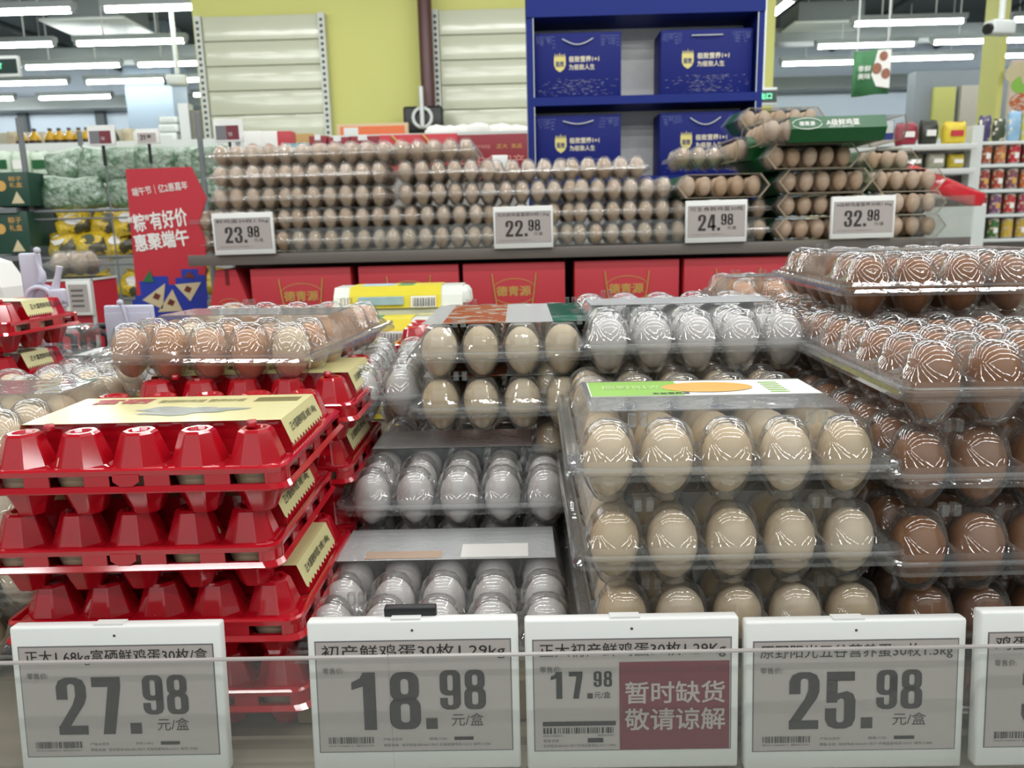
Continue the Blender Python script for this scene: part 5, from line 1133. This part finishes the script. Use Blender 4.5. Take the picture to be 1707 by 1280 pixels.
for k, (x0, y0, x1, y1) in enumerate(((116, 468, 148, 526), (84, 495, 112, 530))):
    q = at(x0, y1, 1.985); c = at(x1, y0, 1.985); tt = thing('price_tag', ['small grey price tag on the low red display, nearest the corner', 'small grey price tag low on the red display, left'][k], 'price tag', q); w_, h = c.x-q.x, c.z-q.z
    b = MB(); b.box(0, 0, 0, w_, .008, h, bev=.001); b.build('case', WHITE_PL, tt); b = MB(); b.poly([(w_*.1, -.001, h*.1), (w_*.9, -.001, h*.1), (w_*.9, -.001, h*.9), (w_*.1, -.001, h*.9)]); sc = b.build('screen', SCREEN, tt)
    b = MB()
    for q_ in range(4): b.box(w_*.2, -.002, h*(.25+.15*q_), w_*.7, -.0012, h*(.31+.15*q_))
    b.build('printed_lines', INKG, sc)
# black basket rims
t = thing('black_basket', 'black plastic frame showing behind the left clear cartons', 'basket', at(132, 576, 1.62), (0, 0, R(8)))
for s in (-1, 1):
    b = MB(); p_ = [(s*.034-.026, 0, -.02), (s*.034-.024, 0, .018), (s*.034-.010, 0, .028), (s*.034+.012, 0, .028), (s*.034+.026, 0, .018), (s*.034+.024, 0, -.02)]; b.tube(p_, .0075, 6); b.tube([(q[0], q[1]+.05, q[2]+.006) for q in p_], .0075, 6); b.tube([p_[2], (p_[2][0], .05, p_[2][2]+.006)], .004, 6); b.build('frame', BLACK, t)
b = MB(); b.box(-.07, -.01, -.17, .07, .07, -.018, bev=.004); b.build('tray', BLACK, t)
b = MB(); q = at(132, 576, 1.62); b.box(q.x-.12, 1.60, 0, q.x+.12, 1.78, q.z-.17); 
# cartons at the left edge
LE = ['upper', 'lower']
for k, (x1_, y_, z_) in enumerate(((74, 540, 0), (74, 625, 0))):
    q = at(x1_, y_, 1.18); t = red_carton(f'{LE[k]} red carton at the left edge with white label', (q.x-.135, 1.05+.10, q.z), nc=5, nr=3, plat=(1,), vis=(), rz=-6)
    b = MB(); b.box(-.10, .005, .058, .105, .008, .074)
    lb = ob('label', (lambda bb: (bb.box(-.118, -.037, .0425, .105, -.0345, .066), bb.mesh('label', mat('pink_white_label', (232, 214, 206), .3)))[1])(MB()), t)
    txt('label_text', '富硒鲜鸡蛋 30枚/1.65kg', INKT, lb, -.035, -.0375, .050, .125, .010, .01)
for k, z in enumerate((1.091, 1.161, 1.231)):
    carton('clear', ['bottom', 'lower', 'upper'][k]+' carton under the left edge red ones', (at(40, 600, 1.2).x-.10, 1.42, z), nc=5, nr=5, plat=(), eggs='white', vis=(), label=['bottom', 'lower', 'upper'][k]+' clear carton in the rear stack at the left edge')
q = at(-34, 470, 1.5); t = thing('egg_box', 'white carton with a brown egg picture at the left edge', 'box', (q.x, 1.5, q.z))
b = MB(); b.prism([(-.12, -.05), (.055, -.05), (.045, .0), (.0, .075), (-.12, .12)], 0, .14); b.build('body', WHITE_PR, t); b = MB(); b.poly([(-.12, -.001, -.015), (.02, -.001, -.008), (-.005, -.001, .045), (-.12, -.001, .09)]); b.build('printed_picture', mat('egg_picture_print', (190, 140, 96), .5, vary=.2, scale=50), t); t.scale = (.62, .62, .62); t.location.x += .012; t.location.z -= .012
t = thing('clear_tray', 'crumpled clear plastic tray behind the left edge cartons', 'tray', at(85, 565, 1.5)); b = MB(); b.box(-.05, 0, -.035, .05, .10, .02, bev=.012); b.build('shell', CLEAR, t)

# ------------------------------------------------------------------ put the eggs out
EGGS.sort(key=lambda e: (e[0], e[1]))
for e in EGGS[:298]:
    _, _, M, colour, near, label, group = e
    o = bpy.data.objects.new('egg', eggmesh(colour, near)); COL.objects.link(o); o.matrix_world = M; tag(o, label, 'egg', group)
rest = EGGS[298:]
vs, fs, ms = [], [], []; order = list(EGGM)
prof = egg_profile(8); NS = 10
for e in rest:
    M = e[2]; o_ = len(vs); mi = order.index(e[3])
    for r_, z in prof:
        for j in range(NS): vs.append(tuple(M @ Vector((r_*math.cos(2*PI*j/NS), r_*math.sin(2*PI*j/NS), z))))
    for i in range(len(prof)-1):
        for j in range(NS): fs.append((o_+i*NS+j, o_+i*NS+(j+1) % NS, o_+(i+1)*NS+(j+1) % NS, o_+(i+1)*NS+j)); ms.append(mi)
me = bpy.data.meshes.new('eggs_inside_cartons'); me.from_pydata(vs, [], fs)
for k in order: me.materials.append(EGGM[k])
me.polygons.foreach_set('material_index', ms); me.polygons.foreach_set('use_smooth', [True]*len(fs)); me.update()
o = bpy.data.objects.new('eggs', me); COL.objects.link(o); o['kind'] = 'stuff'; tag(o, 'remaining white, beige and brown eggs deeper inside the cartons', 'eggs')
